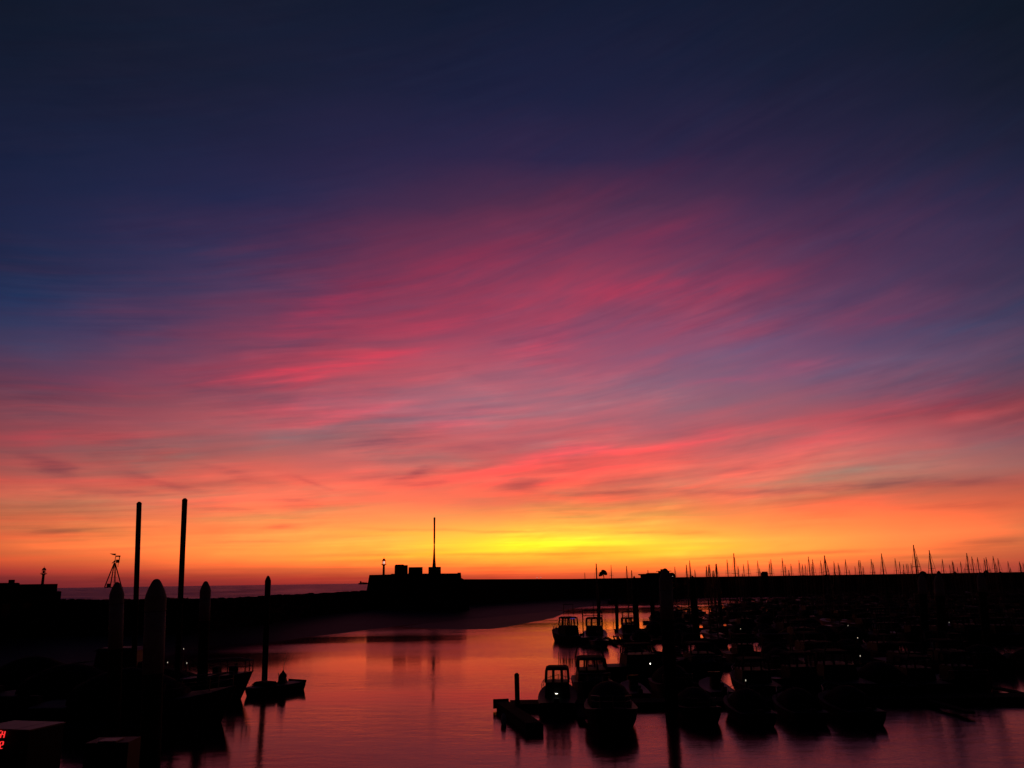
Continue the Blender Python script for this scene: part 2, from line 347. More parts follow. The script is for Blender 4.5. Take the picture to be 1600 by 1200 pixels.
def copy_tree(o, parent=None):
    c = o.copy(); col.objects.link(c)
    if parent: c.parent = parent
    for ch in KIDS.get(o.name) or []: copy_tree(ch, c)
    return c
def register(o):
    KIDS[o.name] = list(o.children)
    for ch in o.children: register(ch)
    return o

# ------------------------------------------------------------------ setting: water, shore, breakwater
WL = [(-900, 135), (-300, 112), (100, 112), (300, 118), (420, 142), (575, 205), (727, 242), (870, 298), (980, 335), (1100, 385), (1400, 392), (1700, 402), (2300, 420)]
WALLP = []                       # foot line of breakwater / harbour wall in plan
for px, D in WL:
    d = ray(px, 905); WALLP.append((d.x / d.y * D, D))
LEFTX, RIGHTX = -4000, 4000
line = [(LEFTX, 150)] + WALLP + [(RIGHTX, 420)]
hb = MB(); hb.add([(LEFTX, -60, 0)] + [(RIGHTX, -60, 0)] + [(x, y + 6, 0) for x, y in line[::-1]], [tuple(range(len(line) + 2))])
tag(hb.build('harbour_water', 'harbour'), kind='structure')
sm = MB(); k = len(line)
sm.add([(x, y + 6.01, 0) for x, y in line] + [(x * 12 if abs(x) > 3000 else x * 60, 60000, 0) for x, y in line], [(i, i + 1, k + i + 1, k + i) for i in range(k - 1)])
tag(sm.build('sea', 'sea'), kind='structure')
# seabed / quay ground under the viewpoint
q = MB(); q.box(-400, 400, -400, 17, -2, 4.0); tag(q.build('quay', 'concrete'), kind='structure')

WPX = [(-500, 1068), (-200, 1066), (0, 1064), (100, 1062), (150, 1052), (230, 1030), (330, 1010), (430, 1003), (560, 987), (640, 977), (760, 966), (870, 955), (930, 946), (985, 938.5)]
wl = [at_z(px, py, 0) for px, py in WPX]
def foot(px):                    # wall foot in plan for a picture column
    for (a, ya), (b, yb) in zip(WL, WL[1:]):
        if a <= px <= b:
            D = ya + (yb - ya) * (px - a) / (b - a); d = ray(px, 905); return Vector((d.x / d.y * D, D, 0))
be = MB(); rings = []; NS = 12
pts = []
for (a, b) in zip(WPX, WPX[1:]):
    for i in range(6): t = i / 6; pts.append((a[0] + (b[0] - a[0]) * t, a[1] + (b[1] - a[1]) * t))
pts.append(WPX[-1])
for px, py in pts:
    w = at_z(px, py, 0); w = w + (w - CAM).normalized() * random.uniform(-.6, .6); w.z = 0
    f = foot(px); f.y += 3
    ring = []
    for j in range(NS + 1):
        t = j / NS; p = w.lerp(f, t); z = -0.12 + 1.9 * t ** .8
        ring.append((p.x, p.y, z + (random.uniform(-.05, .05) if 0 < j < NS else 0)))
    rings.append(ring)
be.loft(rings, closed=False, caps=False); tag(be.build('beach', 'sand', smooth=True), kind='structure')
# low mud spit just awash
sp_px = [(610, 980), (660, 973), (710, 968), (760, 964), (810, 959), (850, 955.5), (885, 953), (892, 956), (872, 965), (830, 973), (795, 980), (765, 984), (715, 985), (660, 983)]
sb = MB(); P = [at_z(a, b, .05) for a, b in sp_px]; c0 = sum(P, Vector()) / len(P)
ringo = [(p.x, p.y, -.04) for p in P]; ringi = [tuple(p.lerp(c0, .45) + Vector((0, 0, .12))) for p in P]
sb.loft([ringo, ringi], caps=False); sb.add(ringi, [tuple(range(len(ringi)))])
tag(sb.build('mud_bank', 'sand', smooth=True), kind='structure')

# rock mound breakwater: profile swept along the left part of the line
def plan_at(px): return foot(px)
br = MB(); rings = []
TOPPX = [(-900, 937), (90, 938), (150, 938), (200, 936), (300, 936), (350, 934), (420, 930), (500, 926), (575, 922)]
def interp(tb, x):
    for (a, ya), (b, yb) in zip(tb, tb[1:]):
        if a <= x <= b: return ya + (yb - ya) * (x - a) / (b - a)
    return tb[0][1] if x < tb[0][0] else tb[-1][1]
px = -880
while px <= 590:
    f = foot(px); top = at_y(px, interp(TOPPX, px), f.y + 7).z
    rings.append([(f.x, f.y - 1.5, 0.6), (f.x, f.y + 2, 2.2), (f.x, f.y + 7, top - .25), (f.x, f.y + 11, top - .2), (f.x, f.y + 20, 1.5), (f.x, f.y + 26, -1.5)])
    px += 12
br.loft(rings, closed=False, caps=False)
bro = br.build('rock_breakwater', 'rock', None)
tag(bro, 'long low breakwater of dark rocks with sea behind it', 'breakwater')
rk = MB()
for i in range(1500):
    px = random.uniform(-120, 585); f = foot(px); top = at_y(px, interp(TOPPX, px), f.y + 7).z
    t = random.random() ** .6; y = f.y - 1 + 10 * t + (random.random() * 2 if t > .8 else 0)
    z = 0.8 + (top - 1.0) * min(1, (y - f.y + 1) / 8); r = random.uniform(.3, .75)
    n = 6; rg = []
    for zz, rr in ((-.6, .7), (0, 1), (.5, .75)):
        rg.append([(f.x + r * rr * math.cos(a + .5) * random.uniform(.75, 1.2), y + r * rr * math.sin(a + .5) * random.uniform(.8, 1.1), z - .15 + r * zz * random.uniform(.6, .9)) for a in [q * math.pi / 3 for q in range(n)]])
    rk.loft(rg)
for i in range(420):
    px = random.uniform(-60, 590); f = foot(px); top = at_y(px, interp(TOPPX, px), f.y + 7).z
    y = f.y + random.uniform(6.5, 10.5); r = random.uniform(.35, .95); z = top - .32 + random.uniform(-.1, .12); rg = []
    for zz, rr in ((-.6, .8), (0, 1), (.45, .6)):
        rg.append([(f.x + r * rr * math.cos(a + .5) * random.uniform(.7, 1.2), y + r * rr * math.sin(a + .5), z + r * zz * random.uniform(.5, .9)) for a in [q * math.pi / 3 for q in range(6)]])
    rk.loft(rg)
o = rk.build('armour_rocks', 'rock', bro); tag(o, kind='stuff')

# harbour wall to the right of the fort
hw = MB(); rings = []
WTOP = [(722, 905.3), (800, 905), (900, 904.6), (1000, 902.8), (1100, 901.5), (1200, 900), (1300, 898.5), (1400, 897), (1500, 895.4), (1600, 893.8), (2300, 883)]
px = 722
while px <= 2250:
    f = foot(px); top = at_y(px, interp(WTOP, px), f.y + 1).z
    rings.append([(f.x, f.y - 4, -1.5), (f.x, f.y - 2.2, 1.5), (f.x, f.y, 4.2), (f.x, f.y + .4, top - 1.0), (f.x, f.y + .25, top - 1.0), (f.x, f.y + .25, top), (f.x, f.y + 1.6, top + .05), (f.x, f.y + 1.8, top - 1.6), (f.x, f.y + 12, top - 1.8), (f.x, f.y + 13, -1.5)])
    px += 18
hw.loft(rings, closed=False, caps=True)
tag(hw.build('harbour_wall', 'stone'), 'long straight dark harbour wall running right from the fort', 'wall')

# ------------------------------------------------------------------ fort with mast, harbour lights
fy = foot(640).y
def fx(px, py=900, y=None): return at_y(px, py, y or fy).x
def fz(py, px=640, y=None): return at_y(px, py, y or fy).z
fort = empty('harbour_fort', (fx(650), fy, 0), 0, 'squat dark fort with three roof blocks at the head of the wall', 'fort')
def fb(name, a, b, top, bot_z, y0, y1, m='stone', tx=0):
    mb = MB(); mb.box(fx(a) - fort.location.x, fx(b) - fort.location.x, y0, y1, bot_z, fz(top, (a + b) / 2), tx, 0)
    return mb.build(name, m, fort)
zb = 0.5
body = MB()
x0, x1, x2, x3 = fx(577, 925) - fort.location.x, fx(579) - fort.location.x, fx(721) - fort.location.x, fx(729, 907) - fort.location.x
za, zl, zr = fz(898.4, 578), fz(897.6, 612), fz(896.3, 700)
body.loft([[(x0 - 1, -3, zb), (x1, -2, za), (fx(612) - fort.location.x, -2, za + .05), (fx(613.5) - fort.location.x, -2, fz(896.6, 614)), (x2, -2, zr), (x2 + .1, -2, fz(903, 722)), (x3, -2, fz(907, 729)), (x3 + 1, -3, zb)],
           [(x0 - 2, 8, zb), (x1 - 1.2, 7, za), (fx(612) - fort.location.x - 1.2, 7, za + .05), (fx(613.5) - fort.location.x - 1.2, 7, fz(896.6, 614)), (x2 - 1, 7, zr), (x2 - .9, 7, fz(903, 722)), (x3 - 1, 7, fz(907, 729)), (x3, 8, zb)]])
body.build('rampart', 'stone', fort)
ztop = fz(896.8, 650)
b1 = MB(); b1.box(fx(615.5) - fort.location.x, fx(635) - fort.location.x, 1, 2.6, ztop - .3, fz(883, 625)); b1.box(fx(616.5) - fort.location.x, fx(629) - fort.location.x, 1.2, 2.4, fz(883.2, 625), fz(881.8, 625)); b1.build('roof_block', 'stone', fort)
b2 = MB(); b2.box(fx(637.5) - fort.location.x, fx(658.5) - fort.location.x, 1, 2.6, ztop - .3, fz(886, 648)); b2.box(fx(637.0) - fort.location.x, fx(638) - fort.location.x, 1.2, 2.4, ztop - .3, fz(895, 637)); b2.build('roof_block', 'stone', fort)
b3 = MB(); b3.box(fx(668.7) - fort.location.x, fx(687.5) - fort.location.x, 1, 2.6, ztop - .3, fz(885.6, 678)); b3.box(fx(714) - fort.location.x, fx(719) - fort.location.x, 2, 3, fz(896.4, 716), fz(894.6, 716)); b3.build('roof_block', 'stone', fort)
for a_ in (640, 664): MB().box(fx(a_) - fort.location.x, fx(a_ + 3) - fort.location.x, -2.9, -2.3, 5, 6.2).build('gun_slit', 'rubber', fort)
# antenna mast
mx, my = fx(678.3, 885, fy + 1.8), fy + 1.8; mz0 = fz(885.6, 678); H = fz(808, 678, my) - mz0
mast = empty('antenna_mast', (mx, my, mz0 - .05), 0, 'tall slim antenna mast on the right roof block of the fort', 'antenna mast')
MB().lathe([(.50, 0), (.42, H * .08), (.30, H * .2), (.18, H * .40), (.15, H * .46)], 10).build('tapered_base', 'steel', mast)
MB().lathe([(.2, H * .46), (.22, H * .5), (.24, H * .6), (.24, H * .99), (.1, H)], 10).build('whip', 'steel', mast)
lt = MB()
for i in range(14): lt.box(-.32 + i * .008, .32 - i * .008, -.05, .05, H * (.08 + i * .027), H * (.085 + i * .027))
lt.build('crossbars', 'steel', mast)
def harbour_light(px, ptop, pbase, D, w, name, label, lit, zbase=-1.0):
    p = at_y(px, ptop, D); t = p.z; s = D / F
    e = empty(name, (p.x, D, 0), 0, label, 'lighthouse')
    gz = at_y(px, ptop + 13, D).z; dz = at_y(px, ptop + 6, D).z
    MB().lathe([(w * s * 1.6, zbase), (w * s * 1.5, 2.5), (w * s * .62, 2.8), (w * s * .45, gz - 1 * s), (w * s * .7, gz)], 14).build('tower', 'stone', e)
    g = MB().lathe([(w * s * .6, gz), (w * s * 1.15, gz + .6 * s), (w * s * 1.15, gz + 1.1 * s), (w * s * .6, gz + 1.2 * s)], 14)
    for i in range(10):
        a = i * math.pi / 5; c, d_ = math.cos(a) * w * s * 1.1, math.sin(a) * w * s * 1.1; g.tube((c, d_, gz + 1 * s), (c, d_, gz + 2.4 * s), .12 * s, n=4)
    g.build('gallery', 'stone', e)
    la = MB()
    for i in range(6):
        a = i * math.pi / 3 + .5; la.tube((math.cos(a) * w * s * .6, math.sin(a) * w * s * .6, gz + 1 * s), (math.cos(a) * w * s * .6, math.sin(a) * w * s * .6, dz), .32 * s, n=5)
    ln = la.build('lantern_frame', 'steel', e)
    MB().lathe([(w * s * .1, gz + 1.6 * s), (w * s * .32, gz + 2.4 * s), (w * s * .40, (gz + dz) / 2 + .3 * s), (w * s * .3, dz - 1.4 * s), (w * s * .1, dz - .7 * s)], 12).build('lamp', 'beacon' if lit else 'glass', ln, True)
    MB().lathe([(w * s * .8, dz - .4 * s), (w * s * .72, dz + .8 * s), (w * s * .5, dz + 2.2 * s), (w * s * .2, dz + 3.3 * s), (.2 * s, dz + 3.8 * s), (.16 * s, t)], 14).build('dome', 'steel', e)
harbour_light(600, 870, 898, 330, 3.6, 'lighthouse', 'small harbour lighthouse with a lit white lamp beside the fort', True)
harbour_light(69.5, 884.5, 913, 330, 4.0, 'lighthouse', 'unlit lighthouse with a dark gallery rising behind the flat roofed block', False)

# dark block at far left
D = 118.0
def facing(name, px, D_, z, label, cat):
    p_ = at_y(px, 910, D_); return empty(name, (p_.x, D_, z), math.atan2(-p_.x, D_), label, cat)
def lx(e, px, y=0.0):            # local x on e's front plane (local y) under a picture column
    c_, s_n = math.cos(e.rotation_euler.z), math.sin(e.rotation_euler.z); d_ = ray(px, 910)
    ox, oy = e.location.x - y * s_n, e.location.y + y * c_
    return (oy * d_.x - ox * d_.y) / (c_ * d_.y - s_n * d_.x)
def lz(e, py, px, y=0.0):
    x_ = lx(e, px, y); c_, s_n = math.cos(e.rotation_euler.z), math.sin(e.rotation_euler.z)
    return at_y(px, py, e.location.y + x_ * s_n + y * c_).z
bl = facing('pier_building', 60, D, 0, 'flat roofed dark pier building at the left end of the breakwater', 'building')
def bx_(a, b, t, y0, y1, zb_=0.5):
    return MB().box(lx(bl, a, y0), lx(bl, b, y0), y0, y1, zb_, lz(bl, t, (a + b) / 2, y0))
bx_(-160, 28.5, 911.6, 0, 12).build('wall', 'stone', bl)
bx_(28.6, 90.5, 912.6, .3, 12).build('lower_wing', 'stone', bl)
bx_(90.6, 97.5, 924, .6, 12).build('end_step', 'stone', bl)
bx_(13, 22.5, 905.8, 4, 6, 8.3).build('roof_hatch', 'stone', bl)
for a_ in (-4, -1.5): MB().box(a_, a_ + 1, -.05, 0, 4, 6).build('window', 'glass', bl)

# lattice beacon
D = 150.0; p = at_y(175.5, 918, D); s = D / F; zt = lambda y: at_y(175.5, y, D).z
lb = empty('lattice_beacon', (p.x, D, 0), math.atan2(-p.x, D), 'four legged lattice beacon topped with antennas and a tilted panel', 'beacon')
zb2 = zt(917); za2 = zt(879.5)
for sx, sy in ((-1, -1), (1, -1), (1, 1), (-1, 1)):
    MB().tube(((sx * 11.5 + 1) * s * (1.0 if sy < 0 else .28), sy * 5 * s, zb2), (sx * .5 * s, sy * .5 * s, za2), .85 * s, n=6).build('leg', 'steel', lb)
br_ = MB()
for f_ in (.2, .4, .6, .8):
    for sy in (-1, 1):
        w1 = 9.5 * s * (1 - f_); z = zb2 + (za2 - zb2) * f_; br_.tube((-w1 * .9, sy * 6 * s * (1 - f_), z), (w1 * .9, sy * 6 * s * (1 - f_), z), .16 * s, n=4)
br_.build('bracing', 'steel', lb)
ld = MB(); ld.tube((1.2 * s, -.5, zb2), (1.2 * s, -.5, za2), .2 * s, n=4).tube((3 * s, -.5, zb2), (2.6 * s, -.5, za2), .2 * s, n=4)
for i in range(12): z = zb2 + (za2 - zb2) * i / 12; ld.tube((1.2 * s, -.5, z), (3 * s, -.5, z), .12 * s, n=4)
ld.build('ladder', 'steel', lb)
MB().box(-11 * s, 15 * s, -6 * s, 6 * s, zb2 - 1.3 * s, zb2).box(-8 * s, -3 * s, -3 * s, 3 * s, zb2, zb2 + 5 * s).box(3 * s, 8.5 * s, -3 * s, 3 * s, zb2, zb2 + 4 * s).build('platform', 'concrete', lb)
MB().lathe([(6 * s, 0), (5 * s, zb2 - 1.2 * s)], 14, (6 * s, 0)).build('footing', 'concrete', lb)
top = MB().tube((0, 0, za2 - 1 * s), (.6 * s, 0, zt(868)), .5 * s, n=6).build('post', 'steel', lb)
MB().add([(-4.3 * s, -.4, zt(881)), (-3.2 * s, -.4, zt(879)), (.5 * s, -.4, zt(874.5)), (1.5 * s, -.4, zt(877)), (-4.3 * s, .4, zt(881)), (-3.2 * s, .4, zt(879)), (.5 * s, .4, zt(874.5)), (1.5 * s, .4, zt(877))],
         [(0, 1, 2, 3), (7, 6, 5, 4), (0, 4, 5, 1), (1, 5, 6, 2), (2, 6, 7, 3), (3, 7, 4, 0)]).build('tilted_panel', 'steel', lb)
MB().box(1.5 * s, 6.5 * s, -.3, .3, zt(879.5), zt(874.5)).box(5.4 * s, 6.6 * s, -.2, .2, zt(874.6), zt(869)).box(4.6 * s, 5.4 * s, -.2, .2, zt(886), zt(879.4)).build('lamp_box', 'steel', lb)
MB().box(.3 * s, 7.2 * s, -.5, .5, zt(870), zt(868.2)).build('upper_bar', 'steel', lb)
MB().add([(-8 * s, -.2, zt(865)), (1 * s, -.2, zt(865.2)), (0, -.2, zt(868)), (-4 * s, -.2, zt(867)), (-8 * s, .2, zt(865)), (1 * s, .2, zt(865.2)), (0, .2, zt(868)), (-4 * s, .2, zt(867))],
         [(0, 1, 2, 3), (7, 6, 5, 4), (0, 4, 5, 1), (1, 5, 6, 2), (2, 6, 7, 3), (3, 7, 4, 0)]).build('wind_vane', 'steel', lb)

# ship on the horizon
D = 7000.0; p = at_y(568, 912, D); s = D / F
sh = empty('cargo_ship', (p.x, D, 0), 0, 'tiny grey cargo ship on the sea horizon left of the fort', 'ship')
MB().loft([[(-7 * s, -8, 0), (-7.6 * s, -9, 11), (7.8 * s, -9, 12), (6.6 * s, -6, 0)], [(-7 * s, 8, 0), (-7.6 * s, 9, 11), (7.8 * s, 9, 12), (6.6 * s, 6, 0)]]).build('hull', 'hull_dark', sh)
MB().box(-5.5 * s, -3.2 * s, -7, 7, 11, 24).box(-4.8 * s, -4.2 * s, -3, 3, 24, 29).build('bridge', 'hull_dark', sh)
MB().box(-2.6 * s, 1 * s, -7, 7, 11, 17).box(1.5 * s, 5 * s, -7, 7, 11.5, 15).build('deck_cargo', 'hull_dark', sh)

# things standing on the harbour wall
D = 330.0; s = D / F
p = at_y(1028, 902, D); z0 = at_y(1028, 903, D).z - 2
rs = empty('wall_pavilion', (p.x, D, z0), 0, 'low flat roofed pavilion silhouetted on the harbour wall', 'building')
MB().box(-23 * s, 27 * s, 0, 6, 0, 2 + 4.5 * s).build('wall', 'stone', rs)
MB().add([(-27 * s, -.5, 2 + 6.2 * s), (-25 * s, -.5, 2 + 4.2 * s), (24 * s, -.5, 2 + 4.2 * s), (28 * s, -.5, 2 + 1.5 * s), (23.5 * s, -.5, 2 + 7.4 * s), (-13 * s, -.5, 2 + 7.6 * s), (-14 * s, -.5, 2 + 6.6 * s),
          (-27 * s, 6.5, 2 + 6.2 * s), (-25 * s, 6.5, 2 + 4.2 * s), (24 * s, 6.5, 2 + 4.2 * s), (28 * s, 6.5, 2 + 1.5 * s), (23.5 * s, 6.5, 2 + 7.4 * s), (-13 * s, 6.5, 2 + 7.6 * s), (-14 * s, 6.5, 2 + 6.6 * s)],
         [tuple(range(7))[::-1], tuple(range(7, 14))] + [(i, (i + 1) % 7, 7 + (i + 1) % 7, 7 + i) for i in range(7)]).build('roof', 'stone', rs)
MB().tube((-13.5 * s, 2, 2 + 7 * s), (-13.5 * s, 2, 2 + 12 * s), .5 * s, n=6).build('chimney', 'steel', rs)
MB().box(4 * s, 18 * s, 0, 5, 2 + 7 * s, 2 + 10 * s).box(7 * s, 15 * s, 1, 4, 2 + 10 * s, 2 + 13 * s).box(1 * s, 21 * s, -.3, 5.3, 2 + 9.6 * s, 2 + 10.4 * s).build('roof_turret', 'stone', rs)
MB().box(21.8 * s, 22.5 * s, -.3, -.1, 2 + 1.7 * s, 2 + 2.4 * s).build('lamp', 'dim', rs)
# rounded windblown tree on the wall
D = 292.0; s = D / F; p = at_y(942.5, 904, D); z0 = p.z - 1.0
tr = empty('small_tree', (p.x, D, z0), 0, 'small round crowned tree on a short trunk above the harbour wall', 'tree')
MB().tube((1.5 * s, 0, 0), (.8 * s, 0, 1 + 6 * s), .7 * s, .5 * s).tube((1 * s, 0, 1 + 3 * s), (-2 * s, 0, 1 + 7 * s), .4 * s, .2 * s).build('trunk', 'wood', tr)
lf = MB()
for i in range(1300):
    a, b = random.uniform(0, 2 * math.pi), random.uniform(-.35, 1); rr = random.random() ** .4 * 6.4 * s
    cc = Vector((rr * math.cos(a) * math.sqrt(max(0, 1 - b * b)) , rr * math.sin(a) * math.sqrt(max(0, 1 - b * b)), 1 + 7 * s + rr * b * .95))
    if cc.x < -2 * s: cc.z -= 1.6 * s
    d1 = Vector((random.uniform(-1, 1), random.uniform(-1, 1), random.uniform(-1, 1))).normalized() * .17; d2 = d1.orthogonal().normalized() * .12
    lf.add([cc - d1, cc + d2, cc + d1, cc - d2], [(0, 1, 2, 3)])
lf.build('crown', 'leaf', tr)
for px_, py_, D_ in ((839, 902.5, 296), (845, 902.3, 297)):
    p = at_y(px_, py_, D_)
    e = empty('wall_lamp', (p.x, D_, p.z - 1.2), 0, 'tiny light on the parapet, %s of the pair mid wall' % ('left' if px_ < 842 else 'right'), 'lamp', 'tiny lights on the harbour wall parapet')
    MB().tube((0, 0, 0), (0, 0, 1.1), .05, n=6).build('post', 'steel', e); MB().lathe([(.05, 1.1), (.1, 1.2), (.04, 1.3)], 8).build('lamp_head', 'dim', e)
# huts and cabin tops just above the wall
for px_, w_, top_, k_ in ((991, 4, 900.2, 'r'), (1196, 8.5, 894.6, 'b'), (1082, 5, 899.8, 'r'), (1442, 11, 892.5, 'r'), (1467, 6, 892, 'r'), (1492, 8, 893.6, 'r'), (1541, 8, 891.2, 'r'), (1563, 6, 893, 'r')):
    D_ = 398 if px_ > 1090 else 335; s = D_ / F; p = at_y(px_, interp(WTOP, px_), D_); zt_ = at_y(px_, top_, D_).z
    e = empty('wall_hut', (p.x, D_, p.z - 2.2), 0, None, 'hut', 'small huts showing above the harbour wall')
    e['label'] = {'991': 'tiny domed hut left of the pavilion on the wall', '1196': 'square notched hut above the wall between the masts', '1082': 'tiny domed hut just right of the pavilion', '1442': 'widest domed hut, right of the tallest mast', '1467': 'narrow domed hut between two groups of masts at right', '1492': 'low domed hut behind masts near the right edge', '1541': 'tallest domed hut near the right edge of the wall', '1563': 'rightmost small domed hut on the wall'}[str(px_)]
    h = zt_ - p.z + 2.2
    if k_ == 'b':
        MB().box(-w_ / 2 * s, w_ / 2 * s, 0, 3, 0, h).build('wall', 'stone', e); MB().box(-w_ * .3 * s, w_ * .45 * s, .3, 2.7, h, h + .45).build('roof', 'stone', e)
    else:
        MB().lathe([(w_ / 2 * s, 0), (w_ / 2 * s, h - 1.1)], 12).build('wall', 'stone', e); MB().lathe([(w_ / 2 * s, h - 1.1), (w_ * .36 * s, h - .4), (w_ * .15 * s, h), (.03, h + .1)], 12).build('roof', 'stone', e)

# ------------------------------------------------------------------ piles
PILEG = 'mooring piles standing in the harbour'
def pile(ptop, pbase, D, dia, cap, label, lean=True, sleeve=None, group=PILEG):
    """ptop/pbase: picture columns and rows of the top and a lower point; D distance"""
    a = at_y(ptop[0], ptop[1], D); b = at_y(pbase[0], pbase[1], D)
    d = (a - b).normalized(); foot_ = a - d * ((a.z + 2.5) / d.z)
    e = empty('mooring_pile', foot_, 0, label, 'pile', group)
    Lh = (a - foot_).length; r = dia / 2
    if cap == 'cone': prof = [(r, 0), (r, Lh - r * 3.4), (r * .9, Lh - r * 3.2)]; cp = [(r * 1.06, Lh - r * 3.3), (r * 1.06, Lh - r * 1.85), (r * .93, Lh - r * 1.4), (r * .72, Lh - r * .85), (r * .45, Lh - r * .3), (r * .27, Lh - r * .07), (r * .08, Lh)]
    else: prof = [(r, 0), (r, Lh - r * 1.1)]; cp = [(r * 1.03, Lh - r * 1.2), (r * 1.03, Lh - r * .6), (r * .45, Lh)]
    sh_ = MB().lathe(prof, 18).build('shaft', 'pile', e, True)
    c_ = MB().lathe(cp, 18).build('cap', 'pilecap' if sleeve else 'pile', e)
    if sleeve: MB().lathe([(r * 1.04, Lh - sleeve), (r * 1.04, Lh - r * 3.35)], 18).build('sleeve', 'pilecap', e, True)
    e.rotation_mode = 'QUATERNION'; e.rotation_quaternion = Vector((0, 0, 1)).rotation_difference(d)
    return e
pile((217.5, 784), (212.5, 937), 62, .36, 'flat', 'very tall thin pile, left one of the two tallest')
pile((288.8, 778.5), (282, 937), 60, .37, 'flat', 'very tall thin pile, right one of the two tallest')
pile((183, 909.5), (181, 990), 46, .70, 'cone', 'pale pointed pile in front of the lattice beacon', sleeve=3.5)
pile((244.5, 904.5), (241, 1000), 33, .74, 'cone', 'thickest pale pointed pile between the two tallest', sleeve=3.5)
pile((321.5, 908), (318, 1010), 58, .68, 'cone', 'pale pointed pile right of the two tallest', sleeve=2.6)
pile((419, 899.5), (413.5, 1056), 70, .46, 'cone', 'dark pointed pile rising behind the low workboat')
pile((807.3, 1051.5), (808.6, 1104), 54.5, .30, 'flat', 'short thin pile at the end of the nearest right pontoon')
pile((1039, 888), (1047, 1050), 51.5, .78, 'cone', 'thick dark pile crossing the whole boat basin', sleeve=3)
pile((935, 904), (936, 1000), 150, .62, 'flat', 'thin pile in front of the wall below the round tree')
pile((963, 928), (964, 968), 150, .58, 'flat', 'thin pile standing beside boats left of the marina')
pile((991, 905), (994.5, 965), 118, .72, 'flat', 'dark pile in bright water left of the pavilion reflection')
pile((1017, 912), (1020, 955), 140, .74, 'flat', 'dark pile just left of the thick one')
pile((1081, 905), (1086, 960), 108, .85, 'flat', 'dark pile just right of the thick one')
pile((1121, 906), (1125, 950), 150, .6, 'flat', 'thin pile farther right of the thick one')
pile((1440, 897), (1446, 1000), 88, .8, 'cone', 'left of three faint pointed piles in the right marina', sleeve=2)
pile((1466, 896), (1473, 1000), 78, .8, 'cone', 'middle of three faint pointed piles in the right marina', sleeve=2)
pile((1532, 894), (1542, 1000), 88, .8, 'cone', 'right of three faint pointed piles in the right marina', sleeve=2)

# ------------------------------------------------------------------ boats
def hull_rings(L, B, fb, sheer, bowrake=.5, n=11, deck=True):
    rings = []
    for i in range(n):
        t = i / (n - 1); y = -L / 2 + L * t
        w = B / 2 * (0.86 + .14 * math.sin(min(1, t * 2.2) * math.pi / 2)) if t < .5 else B / 2 * math.sqrt(max(0.0004, 1 - ((t - .5) / .5) ** 2.3))
        h = fb + sheer * max(0, (t - .25) / .75) ** 2
        yb = y - bowrake * max(0, (t - .6) / .4) ** 2
        c = max(w * .72, .01)
        rings.append([(0, yb, -.45 + .3 * t * t), (c, yb, -.12), (w * .93, (y + yb) / 2, h * .45), (w, y, h), (w * .9, y, h + .02), (0, y, h + .06),
                      (-w * .9, y, h + .02), (-w, y, h), (-w * .93, (y + yb) / 2, h * .45), (-c, yb, -.12)])
    return rings
def rail(mb, pts, h, r=.022, base=True):
    up = [(p[0], p[1], p[2] + h) for p in pts]; mb.path(up, r, 5)
    mid = [(p[0], p[1], p[2] + h * .5) for p in pts]; mb.path(mid, r * .6, 4)
    for p, q_ in zip(pts, up): mb.tube(p, q_, r, n=5)
def house(e, x, y0, y1, z0, z1, rake_f=.5, rake_b=.15, tx=.18, through=True):
    """wheelhouse with real window openings: a lower wall, corner posts, roof and glass panes"""
    zm = z0 + (z1 - z0) * .52
    def xx(z): return x - tx * (z - z0) / (z1 - z0)
    def yf(z): return y1 - rake_f * (z - z0) / (z1 - z0)
    def yb(z): return y0 + rake_b * (z - z0) / (z1 - z0)
    def ring(z): return [(-xx(z), yb(z), z), (xx(z), yb(z), z), (xx(z), yf(z), z), (-xx(z), yf(z), z)]
    MB().loft([ring(z0), ring(zm)]).build('wheelhouse', 'hull_white', e)
    po = MB(); z2 = z1 - .12
    for fx_ in (-1, -.35, .42, 1):
        for fn in (yf, yb): po.tube((fx_ * xx(zm), fn(zm), zm), (fx_ * xx(z2), fn(z2), z2), .07, n=6)
    for sx in (-1, 1):
        po.tube((sx * xx(zm), (yf(zm) + yb(zm)) / 2, zm), (sx * xx(z2), (yf(z2) + yb(z2)) / 2, z2), .06, n=6)
    wf = po.build('window_frame', 'hull_white', e)
    for fn, sg in ((yf, -.02), (yb, .02)):
        MB().add([(-xx(zm), fn(zm) + sg, zm), (xx(zm), fn(zm) + sg, zm), (xx(z2), fn(z2) + sg, z2), (-xx(z2), fn(z2) + sg, z2)], [(0, 1, 2, 3)]).build('window_pane', 'pane', wf)
    a, b = ring(z2), ring(z1); cx = 1.05
    a = [(p[0] * cx, p[1] + (.2 if i > 1 else -.12), p[2]) for i, p in enumerate(a)]; b = [(p[0] * .78, p[1] + (.05 if i > 1 else 0), p[2] + .06) for i, p in enumerate(b)]
    mid = [(p[0] * 1.0, p[1], p[2] + .09) for p in a]
    MB().loft([a, mid, b]).build('cabin_roof', 'canvas', e)
def outboard(e, y, z):
    MB().box(-.2, .2, y - .55, y - .08, z, z + .5, .05, .05).box(-.08, .08, y - .4, y - .2, -.5, z).build('outboard_motor', 'rubber', e)
